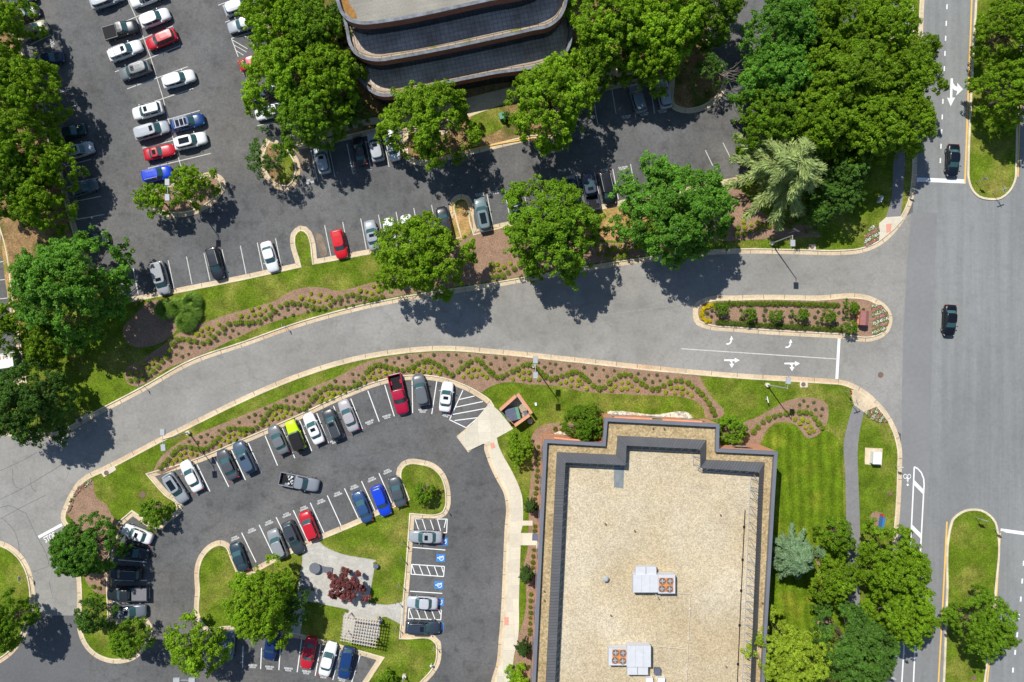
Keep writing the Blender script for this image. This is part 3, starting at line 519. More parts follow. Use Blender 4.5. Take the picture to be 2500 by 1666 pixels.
def crown_clumps(R_, Hh, nl, lr, nc, cr, seed, spread=1.0, lowz=.25, rag=.3):
    """lobes over a lumpy dome, each lobe a bunch of small clumps; returns clumps and lobe centres"""
    rnd = random.Random(seed); cl = []; lobes = []; ph = [rnd.random()*6.28 for _ in range(4)]
    for k in range(nl):
        u = (k+.5)/nl; th = k*2.399963+rnd.gauss(0,.25); el = math.asin(max(-.2, min(1, 1-1.15*u)))+rnd.gauss(0,.10)
        f = 1+rag*(.5*math.sin(2*th+ph[0])+.35*math.sin(3*th+ph[1])+.3*math.sin(5*th+ph[2]))*math.cos(el) + rnd.uniform(-.12,.12)
        rr = (R_-lr*.6)*f; c = Vector((rr*math.cos(el)*math.cos(th), rr*math.cos(el)*math.sin(th), Hh*lowz+(Hh*(1-lowz)-lr*.6)*max(0, math.sin(el)+.0)*(.9+.1*f)))
        lobes.append(c); lt = .78+.42*rnd.random(); q_ = rnd.uniform(.65,1.25)
        o0 = Vector((c.x, c.y, (c.z-Hh*.2)*.9)).normalized()
        for _ in range(int(nc*(.55+.45*q_))):
            d = Vector((rnd.gauss(0,1), rnd.gauss(0,1), rnd.gauss(0,.9))).normalized(); d = (d+o0*.8).normalized(); e_ = rnd.uniform(.45,1.15) if rnd.random() < .84 else rnd.uniform(1.2,1.6)
            p = c+Vector((d.x*lr*q_*e_*spread, d.y*lr*q_*e_*spread, d.z*lr*.7*q_))
            cl.append((p, cr*rnd.uniform(.7,1.25), o0, lt*rnd.uniform(.88,1.14)))
    for _ in range(nl//3+2):   # inner lobes, so the crown has no hole over the trunk
        a = rnd.random()*6.283; q = R_*.62*rnd.random()**.5; c = Vector((q*math.cos(a), q*math.sin(a), Hh*rnd.uniform(.52,.78))); lt = rnd.uniform(.8,1.05)
        for _ in range(nc):
            d = Vector((rnd.gauss(0,1), rnd.gauss(0,1), rnd.gauss(.4,.8))).normalized(); cl.append((c+Vector((d.x*lr, d.y*lr, d.z*lr*.7)), cr*rnd.uniform(.7,1.25), Vector((0,0,1)), lt*rnd.uniform(.88,1.14)))
    return cl, lobes
def trunk_mesh(name, lobes, base_h, r0, m, seed, every=1):
    rnd = random.Random(seed); mb = MB(); top = Vector((0,0,base_h)); mb.tube((0,0,0), (0,0,base_h*.5), r0*1.25, r0, 9); mb.tube((0,0,base_h*.5), top, r0, r0*.8, 9, False)
    if lobes:
        zt = max(l.z for l in lobes); mb.tube(top, (0,0,zt*.85), r0*.7, r0*.15, 6, False)
        for l in lobes[::every]:
            s = Vector((0,0,min(base_h+(l.z-base_h)*.45, zt*.7))) ; s.z = max(s.z*.85, base_h*.8); mid = s.lerp(l, .5)+Vector((rnd.gauss(0,.2), rnd.gauss(0,.2), .25)); l = l-Vector((0,0,.5)); mb.tube(s, mid, r0*.26, r0*.16, 5, False); mb.tube(mid, l, r0*.16, r0*.04, 5, False)
            for q in range(2):
                e = l+Vector((rnd.gauss(0,.7), rnd.gauss(0,.7), rnd.gauss(0,.4)))*(r0*3.2); mb.tube(mid.lerp(l, .5), e, r0*.12, r0*.03, 4, False)
    return mb.mesh(name, m, True)
PROTO = {}
def proto(key, R_, Hh, nl, lr, nc, cr, lv, ls, r0, bh, variants, **kw):
    PROTO[key] = (R_, Hh, [])
    for s in range(variants):
        el = kw.get('elong', 1.0); cl, lobes = crown_clumps(R_, Hh-bh, nl, lr, nc, cr, 31*s+len(key)*7+5, rag=kw.get('rag', .3), lowz=kw.get('lowz', .12))
        cl = [(c+Vector((0,0,bh)), r, o, t) for c, r, o, t in cl]; lobes = [l+Vector((0,0,bh)) for l in lobes]
        PROTO[key][2].append((leafmesh('crown', cl, lv, ls, s*13+1, elong=el, droop=kw.get('droop', 0), flat=kw.get('flat', .35)), trunk_mesh('trunk', lobes, bh, r0, kw.get('bark', M['bark']), s)))
proto('big', 6.4, 13.0, 50, 1.6, 12, .54, 60, .165, .34, 3.2, 5, rag=.42)
proto('dense', 7.0, 13.5, 72, 1.5, 12, .52, 58, .16, .38, 2.8, 3, rag=.2)
proto('med', 4.2, 8.0, 26, 1.25, 9, .50, 38, .17, .2, 2.0, 3)
proto('small', 2.2, 3.8, 14, .8, 8, .34, 34, .13, .1, .8, 3, rag=.2)
proto('loose', 4.4, 8.5, 22, 1.1, 8, .42, 26, .15, .16, 2.4, 2, rag=.5, bark=M['palebark'])
proto('maple', 2.3, 3.4, 16, .55, 8, .26, 60, .13, .1, 1.0, 1, rag=.45, elong=1.3)
proto('blob', 1.35, 2.0, 10, .55, 8, .28, 34, .11, .06, .3, 2, rag=.1)
# feathery conifer: drooping sprays along radiating branches
def conifer(key, R_, Hh, nb, seed, ls=.16, lift=0, variants=1):
    PROTO[key] = (R_, Hh, [])
    for s in range(variants):
        rnd = random.Random(seed+s); cl = []; mb = MB(); mb.tube((0,0,0), (0,0,Hh), .3*R_/7, .03, 8)
        for k in range(nb):
            th = k*2.399+rnd.gauss(0,.1); u = ((k+.5)/nb)**.8; z0 = Hh*(.96-.74*u); L_ = R_*(.28+.72*u)*rnd.uniform(.8,1.08); e = Vector((math.cos(th), math.sin(th), 0)); pr = Vector((0,0,z0))
            for q in range(1, 15):
                t = q/14; p = Vector((0,0,z0))+e*L_*t+Vector((0,0,Hh*.09*math.sin(t*2.4)-Hh*.10*t*t+lift*t)); side = Vector((-e.y, e.x, 0))
                p += side*math.sin(t*3+k)*.55*R_/8
                if q % 3 == 0: mb.tube(pr, p, .05*(1-t)+.015, .04*(1-t)+.012, 4, False); pr = p
                tv = rnd.uniform(.8,1.2)
                for g_ in (-1, 0, 1):
                    cl.append((p+side*g_*(.55*(1.1-t)+.15)*rnd.uniform(.5,1.2)*R_/7+Vector((0,0,-.12*abs(g_))), .26*R_/7+.05, (e+side*g_*.8).normalized(), tv*rnd.uniform(.9,1.1)))
        PROTO[key][2].append((leafmesh('crown', cl, 12, ls*.75, seed+s, flat=.5, droop=.15, elong=3.0, align=True), mb.mesh('trunk', M['palebark'], True)))
conifer('pine', 8.0, 11.0, 30, 5, .17); conifer('spruce', 3.6, 7.0, 46, 9, .12)
def tree(key, px, py, rpx, col, label, cat='tree', group=None, hs=1.0, name='tree', v=None, seed=[0]):
    R0, H0, vs = PROTO[key]; seed[0] += 1; k = seed[0]; rnd = random.Random(k*17)
    s = rpx/PPM/R0; hz = s**.6*hs*1.05; zc = H0*hz*.60; s *= (H-zc)/H*.915
    p = P(px, py, zc); o = empty(name, (p.x, p.y, .12), rnd.random()*6.28)
    cm, tm = vs[(k if v is None else v) % len(vs)]
    t = link('trunk', tm, o); c = link('crown', cm, o); c.color = (*col, 1); t.scale = c.scale = (s, s, hz)
    tag(o, label, cat, group); return o
BR = (.23,.40,.015); MD = (.165,.31,.015); DK = (.10,.22,.03); BL = (.13,.31,.03); OL = (.185,.325,.012); YG = (.29,.40,.03); PN = (.42,.52,.20); SP = (.27,.42,.24)
GN = 'trees of the grove left of the north lot'; GO = 'trees around the terraced office building'; GE = 'trees of the wood beside the main road'
T_ = [('big',14,55,62,BR,'bright green tree in the upper left corner beside the tan SUV',GN),('big',60,215,82,BR,'bright green tree overhanging the dark blue sedan at the left edge of the lot',GN),('big',12,175,70,OL,'olive green tree at the left edge behind the one shading the blue sedan',GN),
 ('big',45,348,88,BR,'broad bright green tree next to the teal car parked in shadow',GN),('big',122,402,58,BR,'green tree overhanging the nose of the dark teal car',GN),('big',20,450,78,MD,'mid green tree at the left edge above the dirt patch',GN),('big',95,500,66,OL,'olive green tree standing over leaf litter above the large dark tree',GN),
 ('dense',160,700,134,BL,'very large dark green tree left of the silver-roofed minivan',None),('med',22,800,58,OL,'yellowish green tree at the left edge above the white trailer',None),('dense',62,985,95,DK,'dark green tree at the left edge where the driveway bends',None),('med',110,840,52,OL,'shaded tree between the very large dark tree and the white trailer',None),
 ('big',668,45,84,BR,'bright green tree over the silver cars at the top of the middle lot',GO),('big',770,75,82,MD,'tree against the rounded west end of the office building',GO),('big',695,190,94,BR,'big bright tree overhanging the dark blue pickup',GO),('big',805,185,84,BR,'tree below the rounded corner of the office building',GO),('big',760,285,80,MD,'tree standing by the walkway above the silver car with a sunroof',GO),('med',866,270,38,DK,'small shaded tree at the foot of the office building',GO),('med',842,45,50,DK,'dark tree squeezed between the big trees and the office roof',GO),
 ('big',1050,296,104,BR,'single bright tree in front of the lowest terrace, left of the pair',GO),('big',1348,244,106,BR,'single bright tree in front of the lowest terrace, right of the pair',GO),
 ('big',1490,60,105,BR,'bright tree close to the rounded east end of the office building',GO),('big',1620,50,105,BR,'bright tree at the top edge between the office and the wood',GO),('big',1602,138,72,BR,'bright tree overhanging the two cars by the round planter',GO),('big',1450,160,62,MD,'smaller tree by the walkway at the east end of the office building',GO),('big',1740,25,76,MD,'tree at the top edge right of the round planter',GO),
 ('big',1028,622,106,BR,'bright tree overhanging the white cars on the south side of the north lot',None),('dense',1345,553,124,MD,'mid green tree overhanging the dark blue pickup',None),('dense',1655,508,132,BL,'large bluish green tree beside the driveway',None),
 ('big',1920,70,95,BL,'bluish green tree at the upper left of the wood',GE),('big',2030,60,95,OL,'olive tree at the top of the wood',GE),('big',2150,75,88,OL,'olive tree near the road at the top of the wood',GE),('big',1890,190,90,BL,'bluish tree on the left side of the wood',GE),('dense',2060,190,118,OL,'broad olive tree in the middle of the wood',GE),('big',2208,190,86,OL,'olive tree overhanging the lane dashes of the main road',GE),
 ('big',1880,290,82,MD,'mid green tree above the pale conifer',GE),('big',2000,300,95,OL,'olive tree right above the pale conifer',GE),('big',2120,310,95,OL,'olive tree in the lower middle of the wood',GE),('big',2208,300,74,OL,'olive tree at the lower right of the wood beside the kerb',GE),('med',2258,120,36,OL,'small olive tree leaning over the kerb at the top right of the wood',GE),
 ('med',2065,420,62,DK,'dark green tree right of the pale conifer',None),('med',2040,480,58,DK,'dark green tree between the pale conifer and the lawn corner',None),('med',2090,355,50,DK,'shaded dark tree under the edge of the wood',None),('med',1990,520,40,DK,'small dark tree below the pale conifer',None),
 ('dense',2488,60,84,OL,'tree on the grass median at the top right corner','trees on the grass median of the main road'),('dense',2486,220,84,OL,'tree on the grass median nearest the stopped black car','trees on the grass median of the main road'),
 ('big',2182,1380,84,OL,'broad olive tree overhanging the bike lane',None),('big',2207,1492,80,OL,'olive tree overhanging the bike lane below the broad one',None),('med',2045,1310,44,MD,'small green tree beside the asphalt path',None),('med',2035,1415,58,OL,'olive tree right of the blue-green spruce',None),
 ('dense',2095,1585,98,DK,'large dark green tree at the bottom right of the lawn',None),('big',1925,1605,92,YG,'yellow-green tree overhanging the gravel roof corner',None),('big',2402,1528,74,MD,'single tree on the lower grass median',None),
 ('dense',200,1343,76,BL,'round bluish green tree beside the black cars in the lower left row',None),('small',377,1250,38,MD,'small tree on the lawn tip above the lower left row',None),('med',228,1505,44,DK,'small dark tree left of the silver grey wagon',None),('med',318,1560,48,MD,'small grey-green tree in the rounded tip of the lower left island',None),('big',8,1520,62,MD,'tree in the round island at the lower left edge',None),
 ('big',636,1482,86,BR,'bright yellow-green tree left of the stone patio',None),('med',475,1578,72,BR,'loose bright tree at the lower end of the middle lawn',None),('med',715,1480,42,DK,'shaded dark tree between the bright tree and the patio',None),
 ('maple',843,1430,44,(.26,.085,.09),'dark red maple growing in the stone patio',None),('small',1037,1203,26,MD,'small tree on the tip of the middle lawn next to the grey sedan',None),('dense',1430,1037,50,MD,'dense green tree in the notch of the gravel-roofed building',None),('small',1785,1052,36,MD,'green tree at the right shoulder of the gravel-roofed building',None),
 ('small',1270,1097,34,BR,'small green tree between the bin enclosure and the building',None),('loose',655,388,56,DK,'thin tree with bare twigs in the island left of the charging bays',None),('med',470,450,52,BR,'bright tree on the oval island right of the lamp heads',None),('med',378,488,44,BR,'bright tree on the oval island left of the lamp heads',None),('loose',1725,170,48,DK,'thin tree in the round planter with bare branches',None)]
for key, x, y, r, c, lab, g in T_: tree(key, x, y, r, c, lab, 'tree', g)
tree('pine', 1922, 412, 172, PN, 'pale feathery conifer with drooping sprays below the wood', 'conifer', name='conifer')
tree('spruce', 1942, 1362, 78, SP, 'blue-green spruce beside the gravel-roofed building', 'conifer', name='conifer')
tree('spruce', 2005, 1352, 18, SP, 'small blue-green conifer right of the spruce', 'conifer', name='conifer')
for x, y, l in ((1830,769,'first from the left of the'),(1895,771,'second of the'),(1959,769,'third of the'),(2023,772,'fourth of the')): tree('small', x, y, 17, MD, l+' small trees in the driveway median', 'tree', 'small trees planted in the driveway median')
tree('small', 1761, 757, 16, MD, 'small tree near the yellow shrubs in the driveway median', 'tree', 'small trees planted in the driveway median')
tree('small', 2079, 752, 18, MD, 'small tree above the pink granite sign in the driveway median', 'tree', 'small trees planted in the driveway median'); tree('small', 2074, 799, 18, MD, 'small tree below the pink granite sign in the driveway median', 'tree', 'small trees planted in the driveway median')
for x, y, r, l in ((1297,1238,22,'upper'),(1286,1408,25,'middle'),(1278,1588,25,'lower')): tree('spruce', x, y, r, (.07,.14,.03), l+' dark spreading shrub tree along the west wall of the gravel-roofed building', 'shrub', 'spreading shrub trees along the west wall', name='shrub')
tree('blob', 1262, 1650, 26, BR, 'large bright bush at the bottom beside the sidewalk', 'bush', name='bush'); tree('blob', 940, 1662, 26, MD, 'dark bush at the bottom tip of the middle lawn', 'bush', name='bush')
tree('blob', 1565, 590, 20, OL, 'leafy yellow-green bush left under the large bluish tree', 'bush', name='bush'); tree('blob', 1595, 600, 15, OL, 'narrow yellow-green bush right under the large bluish tree', 'bush', name='bush')
tree('blob', 2078, 468, 15, DK, 'dark bush beside the small grey box below the wood', 'bush', name='bush'); tree('blob', 2090, 498, 20, MD, 'green bush near the flower bed at the lawn corner', 'bush', name='bush')
tree('blob', 1235, 285, 12, DK, 'small bush by the green bin in front of the terraces', 'bush', name='bush')
# bare fallen-looking branches over the round planter
mb = MB(); rnd = random.Random(4)
for k in range(9):
    a = rnd.uniform(-1.3, .9); p = P(1735, 185)+Vector((0,0,2.5)); q = p
    for s_ in range(4):
        n_ = q+Vector((math.cos(a)*1.3, math.sin(a)*1.3, .35)); mb.tube(q, n_, .06-.013*s_, .05-.013*s_, 4, False)
        b2 = n_+Vector((math.cos(a+.7)*.9, math.sin(a+.7)*.9, .2)); mb.tube(n_, b2, .025, .01, 3, False); a += rnd.gauss(0,.3); q = n_
mb.tube(P(1735,185), P(1735,185)+Vector((0,0,2.6)), .16, .12, 7)
tag(mb.obj('bare_tree', M['palebark']), 'leafless tree with pale bare twigs at the right of the round planter', 'tree')
mb = MB(); rnd = random.Random(8)
for k in range(11):
    a = rnd.uniform(3.6, 5.9); p = P(672, 405)+Vector((0,0,1.6)); q = p
    for s_ in range(4):
        n_ = q+Vector((math.cos(a)*.6, math.sin(a)*.6, .55)); mb.tube(q, n_, .045-.01*s_, .035-.008*s_, 4, False); a += rnd.gauss(0,.3); q = n_
mb.tube(P(672,405), P(672,405)+Vector((0,0,1.7)), .12, .08, 7)
tag(mb.obj('bare_tree', M['palebark']), 'leafless twiggy tree at the lower end of the narrow island left of the charging bays', 'tree')
# ---- shrubs
def shrub_mesh(r, h, n, ls, seed):
    rnd = random.Random(seed); cl = []
    for k in range(9):
        a = k*2.4; q = 0 if k == 0 else r*.48; cl.append((Vector((q*math.cos(a), q*math.sin(a), h*.5+rnd.uniform(-.05,.1)*h)), r*.5, Vector((math.cos(a)*.3, math.sin(a)*.3, .5)), rnd.uniform(.85,1.12)))
    return leafmesh('shrub', cl, n, ls, seed)
SH = {'b': [shrub_mesh(.66, .9, 34, .085, s) for s in range(3)], 'l': [shrub_mesh(.45, .55, 26, .075, s+9) for s in range(3)], 't': [shrub_mesh(.34, .35, 14, .07, s+19) for s in range(2)], 'y': [shrub_mesh(.42, .5, 30, .075, s+29) for s in range(2)]}
SC = {'b': (.21,.32,.012), 'l': (.44,.52,.02), 't': (.15,.20,.06), 'y': (.75,.62,.01)}
_k = [0]
def shrubs(kind, pts, label, group, cat=None, name=None, scale=1.0, col=None):
    name = name or {'b':'round_shrub','l':'lime_shrub','y':'yellow_shrub','t':'tufted_plant'}[kind]; cat = cat or name.replace('_', ' ')
    for x, y in pts:
        _k[0] += 1; k = _k[0]; o = link(name, SH[kind][k % len(SH[kind])]); p = P(x, y, .3); o.location = (p.x, p.y, .12); o.rotation_euler = (0,0,k*1.7); s = scale*{'b':.72,'l':.78,'t':.80,'y':.9}[kind]*(.85+.3*((k*37) % 11)/10)
        o.scale = (s, s, s); o.color = (*(col or SC[kind]), 1); tag(o, label, cat, group)
SB = 'in the bed below the driveway'
NB = 'in the bed above the driveway'
shrubs('b', Z('j', [(0,970),(50,975),(100,955),(150,920),(172,875),(205,825),(238,790),(285,752),(335,750),(390,760),(448,765),(503,785),(560,770),(598,738),(632,693),(665,657),(706,615),(750,582),(806,562),(868,570),(928,578),(990,573),(1045,560),(1082,533),(1120,480),(1155,430),(1193,390),(1234,358),(1280,355),(1335,370),(1388,385),(1440,397),(1497,408),(1552,395),(1603,372),(1645,340),(1697,322),(1748,313),(1798,332),(1845,358),(1892,390),(1920,425),(1970,450),(2028,418),(2068,385),(2115,350),(2153,323),(2207,302),(2250,328),(2290,375),(2325,408)])
 + Z('k', [(5,435),(48,472),(97,465),(145,445),(197,418),(243,393),(297,360),(342,350),(387,352),(435,393),(470,425),(513,460),(560,490),(613,478),(670,460),(720,447),(765,427),(808,420),(853,443),(892,477),(930,510),(972,553),(1025,578),(1077,568),(1125,525),(1175,488),(1222,457),(1270,445),(1328,452),(1378,493),(1432,528),(1476,557),(1533,583),(1590,580),(1645,550),(1704,523),(1760,507),(1810,505),(1876,522),(1917,558),(1966,595),(2007,630),(2048,680),(2078,722),(2107,782),(2130,830)])
 + Z('i', [(2190,965),(2237,960),(2292,968),(2340,970),(2132,1003),(2095,1052),(2052,1090),(2020,1130),(1975,1155),(1925,1165),(1872,1158),(1828,1145),(1770,1138),(1722,1145),(1677,1180),(1648,1215),(1610,1265),(1575,1303),(1535,1342)]),
 'round green shrub in the zigzag row '+SB, 'round shrubs '+SB)
shrubs('l', Z('j', [(245,873),(275,825),(330,797),(385,807),(428,825),(303,868),(355,848),(208,922),(710,708),(728,670),(767,692),(785,630),(835,630),(895,628),(822,668),(948,615),(1140,525),(1180,468),(1213,428),(1272,415),(1235,487),(1287,470),(1333,433),(1383,445),(1597,423),(1650,402),(1705,373),(1700,422),(1757,425),(1773,377),(1812,415),(1855,438),(2080,470),(2122,420),(2175,398),(2227,397),(2155,468),(2206,465),(2260,445),(2305,472)])
 + Z('k', [(260,453),(302,423),(358,427),(410,467),(300,485),(360,493),(202,493),(450,493),(660,532),(710,520),(763,495),(758,555),(820,552),(832,498),(862,536),(908,583),(1145,592),(1185,560),(1242,587),(1247,528),(1305,525),(1292,580),(1340,558),(1393,597),(1663,618),(1715,578),(1772,572),(1822,578),(1753,627),(1820,630),(1872,615),(1914,647)])
 + Z('i', [(2187,1037),(2232,1018),(2290,1018),(2337,1022),(2137,1078),(2190,1087),(2248,1067),(2105,1128),(1828,1205),(1877,1217),(1765,1197),(1722,1215),(1783,1250),(1733,1265),(1680,1262),(1648,1303)]),
 'small lime green shrub beside the zigzag row '+SB, 'lime shrubs '+SB)
shrubs('t', Z('j', [(25,857),(85,833),(140,842),(185,773),(78,900),(385,695),(485,655),(547,632),(600,652),(460,705),(545,713),(655,590),(853,510),(937,517),(1030,513),(1077,452),(1020,445),(1342,312),(1418,332),(1460,290),(1535,280),(1587,315),(1665,267),(1798,260),(1895,315),(1935,260),(2012,260),(1970,362),(2053,322),(2140,265),(2277,280),(2343,345),(1497,357)])
 + Z('k', [(40,285),(120,295),(168,358),(75,393),(252,312),(450,335),(507,377),(557,340),(612,350),(572,420),(662,395),(740,365),(885,380),(962,450),(995,390),(1070,403),(1030,508),(1105,465),(1175,412),(1402,440),(1466,488),(1505,450),(1582,452),(1540,520),(1612,508),(1683,472)])
 + Z('i', [(2090,985),(1980,1023),(1917,1045),(2022,1047),(1962,1097),(1887,1097),(1805,1090),(2283,905)]), 'tiny dark tufted plant on the driveway side of the bed '+SB[3:], 'tufted plants '+SB, 'plant', 'tufted_plant')
shrubs('b', Z('f', [(20,1520),(68,1515),(128,1507),(182,1478),(228,1447),(270,1405),(328,1365),(387,1338),(448,1333),(507,1340),(573,1347),(635,1370),(693,1385),(747,1378),(806,1352),(840,1312),(898,1287),(965,1262),(1020,1252),(1077,1270),(1135,1280),(1190,1300),(1247,1287),(1305,1270)])
 + Z('i', [(2140,5),(2087,47),(2045,90),(1998,130),(1940,148),(1870,130),(1810,118),(1748,108),(1697,112),(1660,158),(1622,218),(1595,277),(1553,328),(1513,372),(1472,415),(1428,453),(1375,485),(1303,497),(1245,503)]) + Z('e', [(2255,1525),(2305,1515),(2190,1530)])
 + Z('g', [(0,965),(10,1080),(52,1075),(105,1067),(157,1037),(215,1003),(270,965),(1120,820),(1225,890),(1283,880),(1165,895),(1105,880),(1030,870)]) + Z('h', [(5,525),(50,572),(100,557),(155,537),(203,517),(257,513),(310,510),(370,520),(430,525),(0,578),(570,560)]),
 'round green shrub in the winding row '+NB, 'round shrubs '+NB)
shrubs('l', Z('f', [(15,1458),(55,1398),(122,1375),(78,1445),(133,1435),(180,1398),(235,1362),(527,1280),(597,1298),(643,1313),(700,1317),(763,1295),(803,1270),(622,1240),(708,1250),(1092,1212),(1150,1222),(1203,1237),(1262,1213),(1217,1172),(1270,1157),(1310,1190)])
 + Z('i', [(1925,27),(1983,0),(2030,15),(1838,42),(1885,65),(1940,77),(2000,57),(1495,300),(1460,343),(1415,385),(1362,420),(1310,430),(1248,430),(1325,367),(1378,345)]) + Z('e', [(2300,1455),(2090,1535)])
 + Z('g', [(55,962),(118,985),(178,953),(70,1013),(18,1018),(1165,787),(1175,828),(1228,780),(1240,830),(1293,815),(1060,805)]) + Z('h', [(50,475),(58,520),(113,500),(163,480)]), 'small lime green shrub beside the winding row '+NB, 'lime shrubs '+NB)
shrubs('t', Z('f', [(242,1495),(313,1440),(400,1395),(493,1388),(592,1415),(450,1448),(372,1470),(905,1340),(975,1315),(955,1372),(1025,1355),(1052,1312),(1133,1330)]) + Z('i', [(2222,25),(2280,57),(2200,92),(2148,60),(1900,190),(1822,187),(1730,188),(1680,258),(1742,277),(1800,253),(1630,320),(2075,125)]),
 'tiny dark tufted plant on the kerb side of the bed '+NB[3:], 'tufted plants '+NB, 'plant', 'tufted_plant')
KB = 'in the kidney-shaped bed'
shrubs('b', Z('l', [(452,690),(507,692),(555,690),(600,700),(632,738),(663,780),(692,820),(398,700),(348,712),(300,725),(252,742),(208,772),(165,810),(130,850),(75,877)]), 'round green shrub '+KB, 'round shrubs '+KB)
shrubs('l', Z('l', [(472,750),(532,752),(578,768),(512,785),(560,820),(605,812),(587,855),(627,847)]), 'small lime green shrub '+KB, 'lime shrubs '+KB)
shrubs('t', Z('l', [(545,600),(627,613),(578,645),(642,672),(697,665),(687,722),(512,632)]), 'tiny dark tufted plant '+KB, 'tufted plants '+KB, 'plant', 'tufted_plant')
WB = 'along the west wall of the gravel-roofed building'
shrubs('l', Z('k', [(447,1140),(447,1195),(445,1248),(445,1303),(438,1362),(433,1420),(430,1472),(428,1535),(610,970),(675,978)]) + Z('o', [(360,15),(357,60),(357,283),(353,323),(345,480),(342,533),(338,580),(338,625),(322,845),(320,895),(318,950),(318,995),(317,1038),(317,1083),(312,1135),(312,1173),(300,1440)]),
 'clipped round shrub '+WB, 'clipped shrubs '+WB, col=(.16,.22,.01))
hp = [(1748+i*10.6, 744-(i*1.2 if i < 3 else 3.2)+max(0,(i-16))*.35) for i in range(29)]
shrubs('b', hp, 'hedge shrub in the upper hedge row of the driveway median', 'upper hedge row of the driveway median', 'hedge shrub', 'hedge_shrub', scale=1.0, col=(.14,.23,.008))
shrubs('b', [(1752+i*10.6, 787+i*.62) for i in range(29)], 'hedge shrub in the lower hedge row of the driveway median', 'lower hedge row of the driveway median', 'hedge shrub', 'hedge_shrub', scale=1.0, col=(.11,.19,.01))
shrubs('t', Z('h', [(230,1200),(215,1243),(225,1280),(448,1207),(430,1250),(443,1298),(663,1213),(638,1257),(657,1303),(832,1220),(820,1312),(872,1268),(30,1200),(28,1270),(1035,1195)]) + Z('g', [(2110,1403),(2063,1430),(2105,1463)]), 'small grey-green plant between the trees of the driveway median', 'small plants in the driveway median', 'plant', 'tufted_plant', 1.15, (.10,.15,.06))
shrubs('y', Z('g', [(2105,1352),(2067,1362),(2037,1378),(2018,1410),(2010,1445),(2027,1480),(2055,1503),(2090,1503)]), 'bright yellow shrub at the left tip of the driveway median', 'yellow shrubs at the tip of the driveway median')
shrubs('l', Z('m', [(815,795),(765,780),(840,205)]), 'low green shrub in the mulch around the round bluish tree', 'low shrubs around the round bluish tree', col=MD)
# ornamental grass
def grass_clump(x, y, rx, label, seed):
    rnd = random.Random(seed); V = []; F = []; T = []; p0 = P(x, y, .5); r = rx/PPM
    for _ in range(2200):
        a = rnd.random()*6.283; q = rnd.random()**.5*r*.35; b = Vector((q*math.cos(a), q*math.sin(a), 0)); d = Vector((math.cos(a), math.sin(a), 0)); h = rnd.uniform(.9,1.5); s = Vector((-d.y, d.x, 0))*.03; L_ = r*rnd.uniform(.4,.75)
        i = len(V); V += [b-s, b+s, b+d*L_*.6+s+Vector((0,0,h)), b+d*L_*.6-s+Vector((0,0,h)), b+d*L_*1.25+Vector((0,0,h*.55))]; F += [(i,i+1,i+2,i+3),(i+3,i+2,i+4)]; k = rnd.uniform(.7,1.3); T += [(k,k,k,1)]*5
    me = bpy.data.meshes.new('ornamental_grass'); me.from_pydata([tuple(v) for v in V], [], F); me.update(); ca = me.color_attributes.new('tint', 'FLOAT_COLOR', 'POINT'); ca.data.foreach_set('color', [c for t in T for c in t]); me.materials.append(M['leaf'])
    o = link('ornamental_grass', me); o.location = (p0.x, p0.y, .12); o.color = (.23,.38,.06,1); tag(o, label, 'ornamental grass', 'clumps of ornamental grass near the silver van')
grass_clump(470, 738, 24, 'upper right clump of tall ornamental grass on the lawn', 1); grass_clump(466, 766, 27, 'right middle clump of tall ornamental grass on the lawn', 2); grass_clump(432, 752, 22, 'middle clump of tall ornamental grass on the lawn', 3)
grass_clump(405, 756, 24, 'leftmost clump of tall ornamental grass on the lawn', 4); grass_clump(456, 786, 25, 'lowest clump of tall ornamental grass on the lawn', 5)
# flowers
def flowers(pts, rows_ang, label, seed, n=900):
    rnd = random.Random(seed); w_ = world(pts); xs = [v.x for v in w_]; ys = [v.y for v in w_]; mb = MB(); ca, sa = math.cos(rows_ang), math.sin(rows_ang)
    def inside(x, y):
        r = False
        for i in range(len(w_)):
            a, b = w_[i-1], w_[i]
            if (a.y > y) != (b.y > y) and x < (b.x-a.x)*(y-a.y)/(b.y-a.y)+a.x: r = not r
        return r
    for _ in range(n*4):
        x, y = rnd.uniform(min(xs), max(xs)), rnd.uniform(min(ys), max(ys))
        if not inside(x, y): continue
        u = (-x*sa+y*ca)/.62; row = math.floor(u); f = u-row
        if rnd.random() < .4: mb.m = 0; s = .10
        elif f > .12 and f < .88: mb.m = (1 if row % 2 else 2) if rnd.random() < .8 else rnd.choice((1,2)); s = .065
        else: mb.m = 0; s = .1
        z = .22+rnd.random()*.1; a = rnd.random()*3; c, d = math.cos(a)*s, math.sin(a)*s
        mb.quadpts([(x-c,y-d,z),(x+d,y-c,z+.02),(x+c,y+d,z+.04),(x-d,y+c,z+.02)])
    o = mb.obj('flowers', [mat('flower_leaf', (.12,.17,.02), .8, .2, 5), mat('petal_pink', (.75,.16,.36), .7, .25, 3), mat('petal_white', (.85,.83,.84), .7, .05, 3)])
    tag(o, label, 'flowers', kind='stuff'); bed([q+(1,) for q in pts], 'mulch', .147, 'flower_bed')
flowers([(2125,745),(2150,746),(2166,765),(2168,785),(2160,805),(2135,817),(2127,815),(2130,780)], R(20), 'rows of pink and white bedding flowers at the right tip of the driveway median', 1)
flowers([(2108,600),(2110,575),(2125,552),(2137,551),(2145,560),(2143,585),(2115,602)], R(30), 'rows of pink, red and white flowers at the corner below the wood', 2, 600)
flowers([(2108,1006),(2138,994),(2150,1008),(2166,1031),(2140,1030),(2118,1018)], R(60), 'rows of pink and white flowers beside the curb ramp', 3, 500)
flowers([(218,1172),(225,1172),(223,1180),(200,1195),(185,1215),(176,1240),(170,1253),(165,1250),(173,1220),(190,1190)], R(60), 'curved strip of pink and white flowers along the lower left kerb', 4, 260)
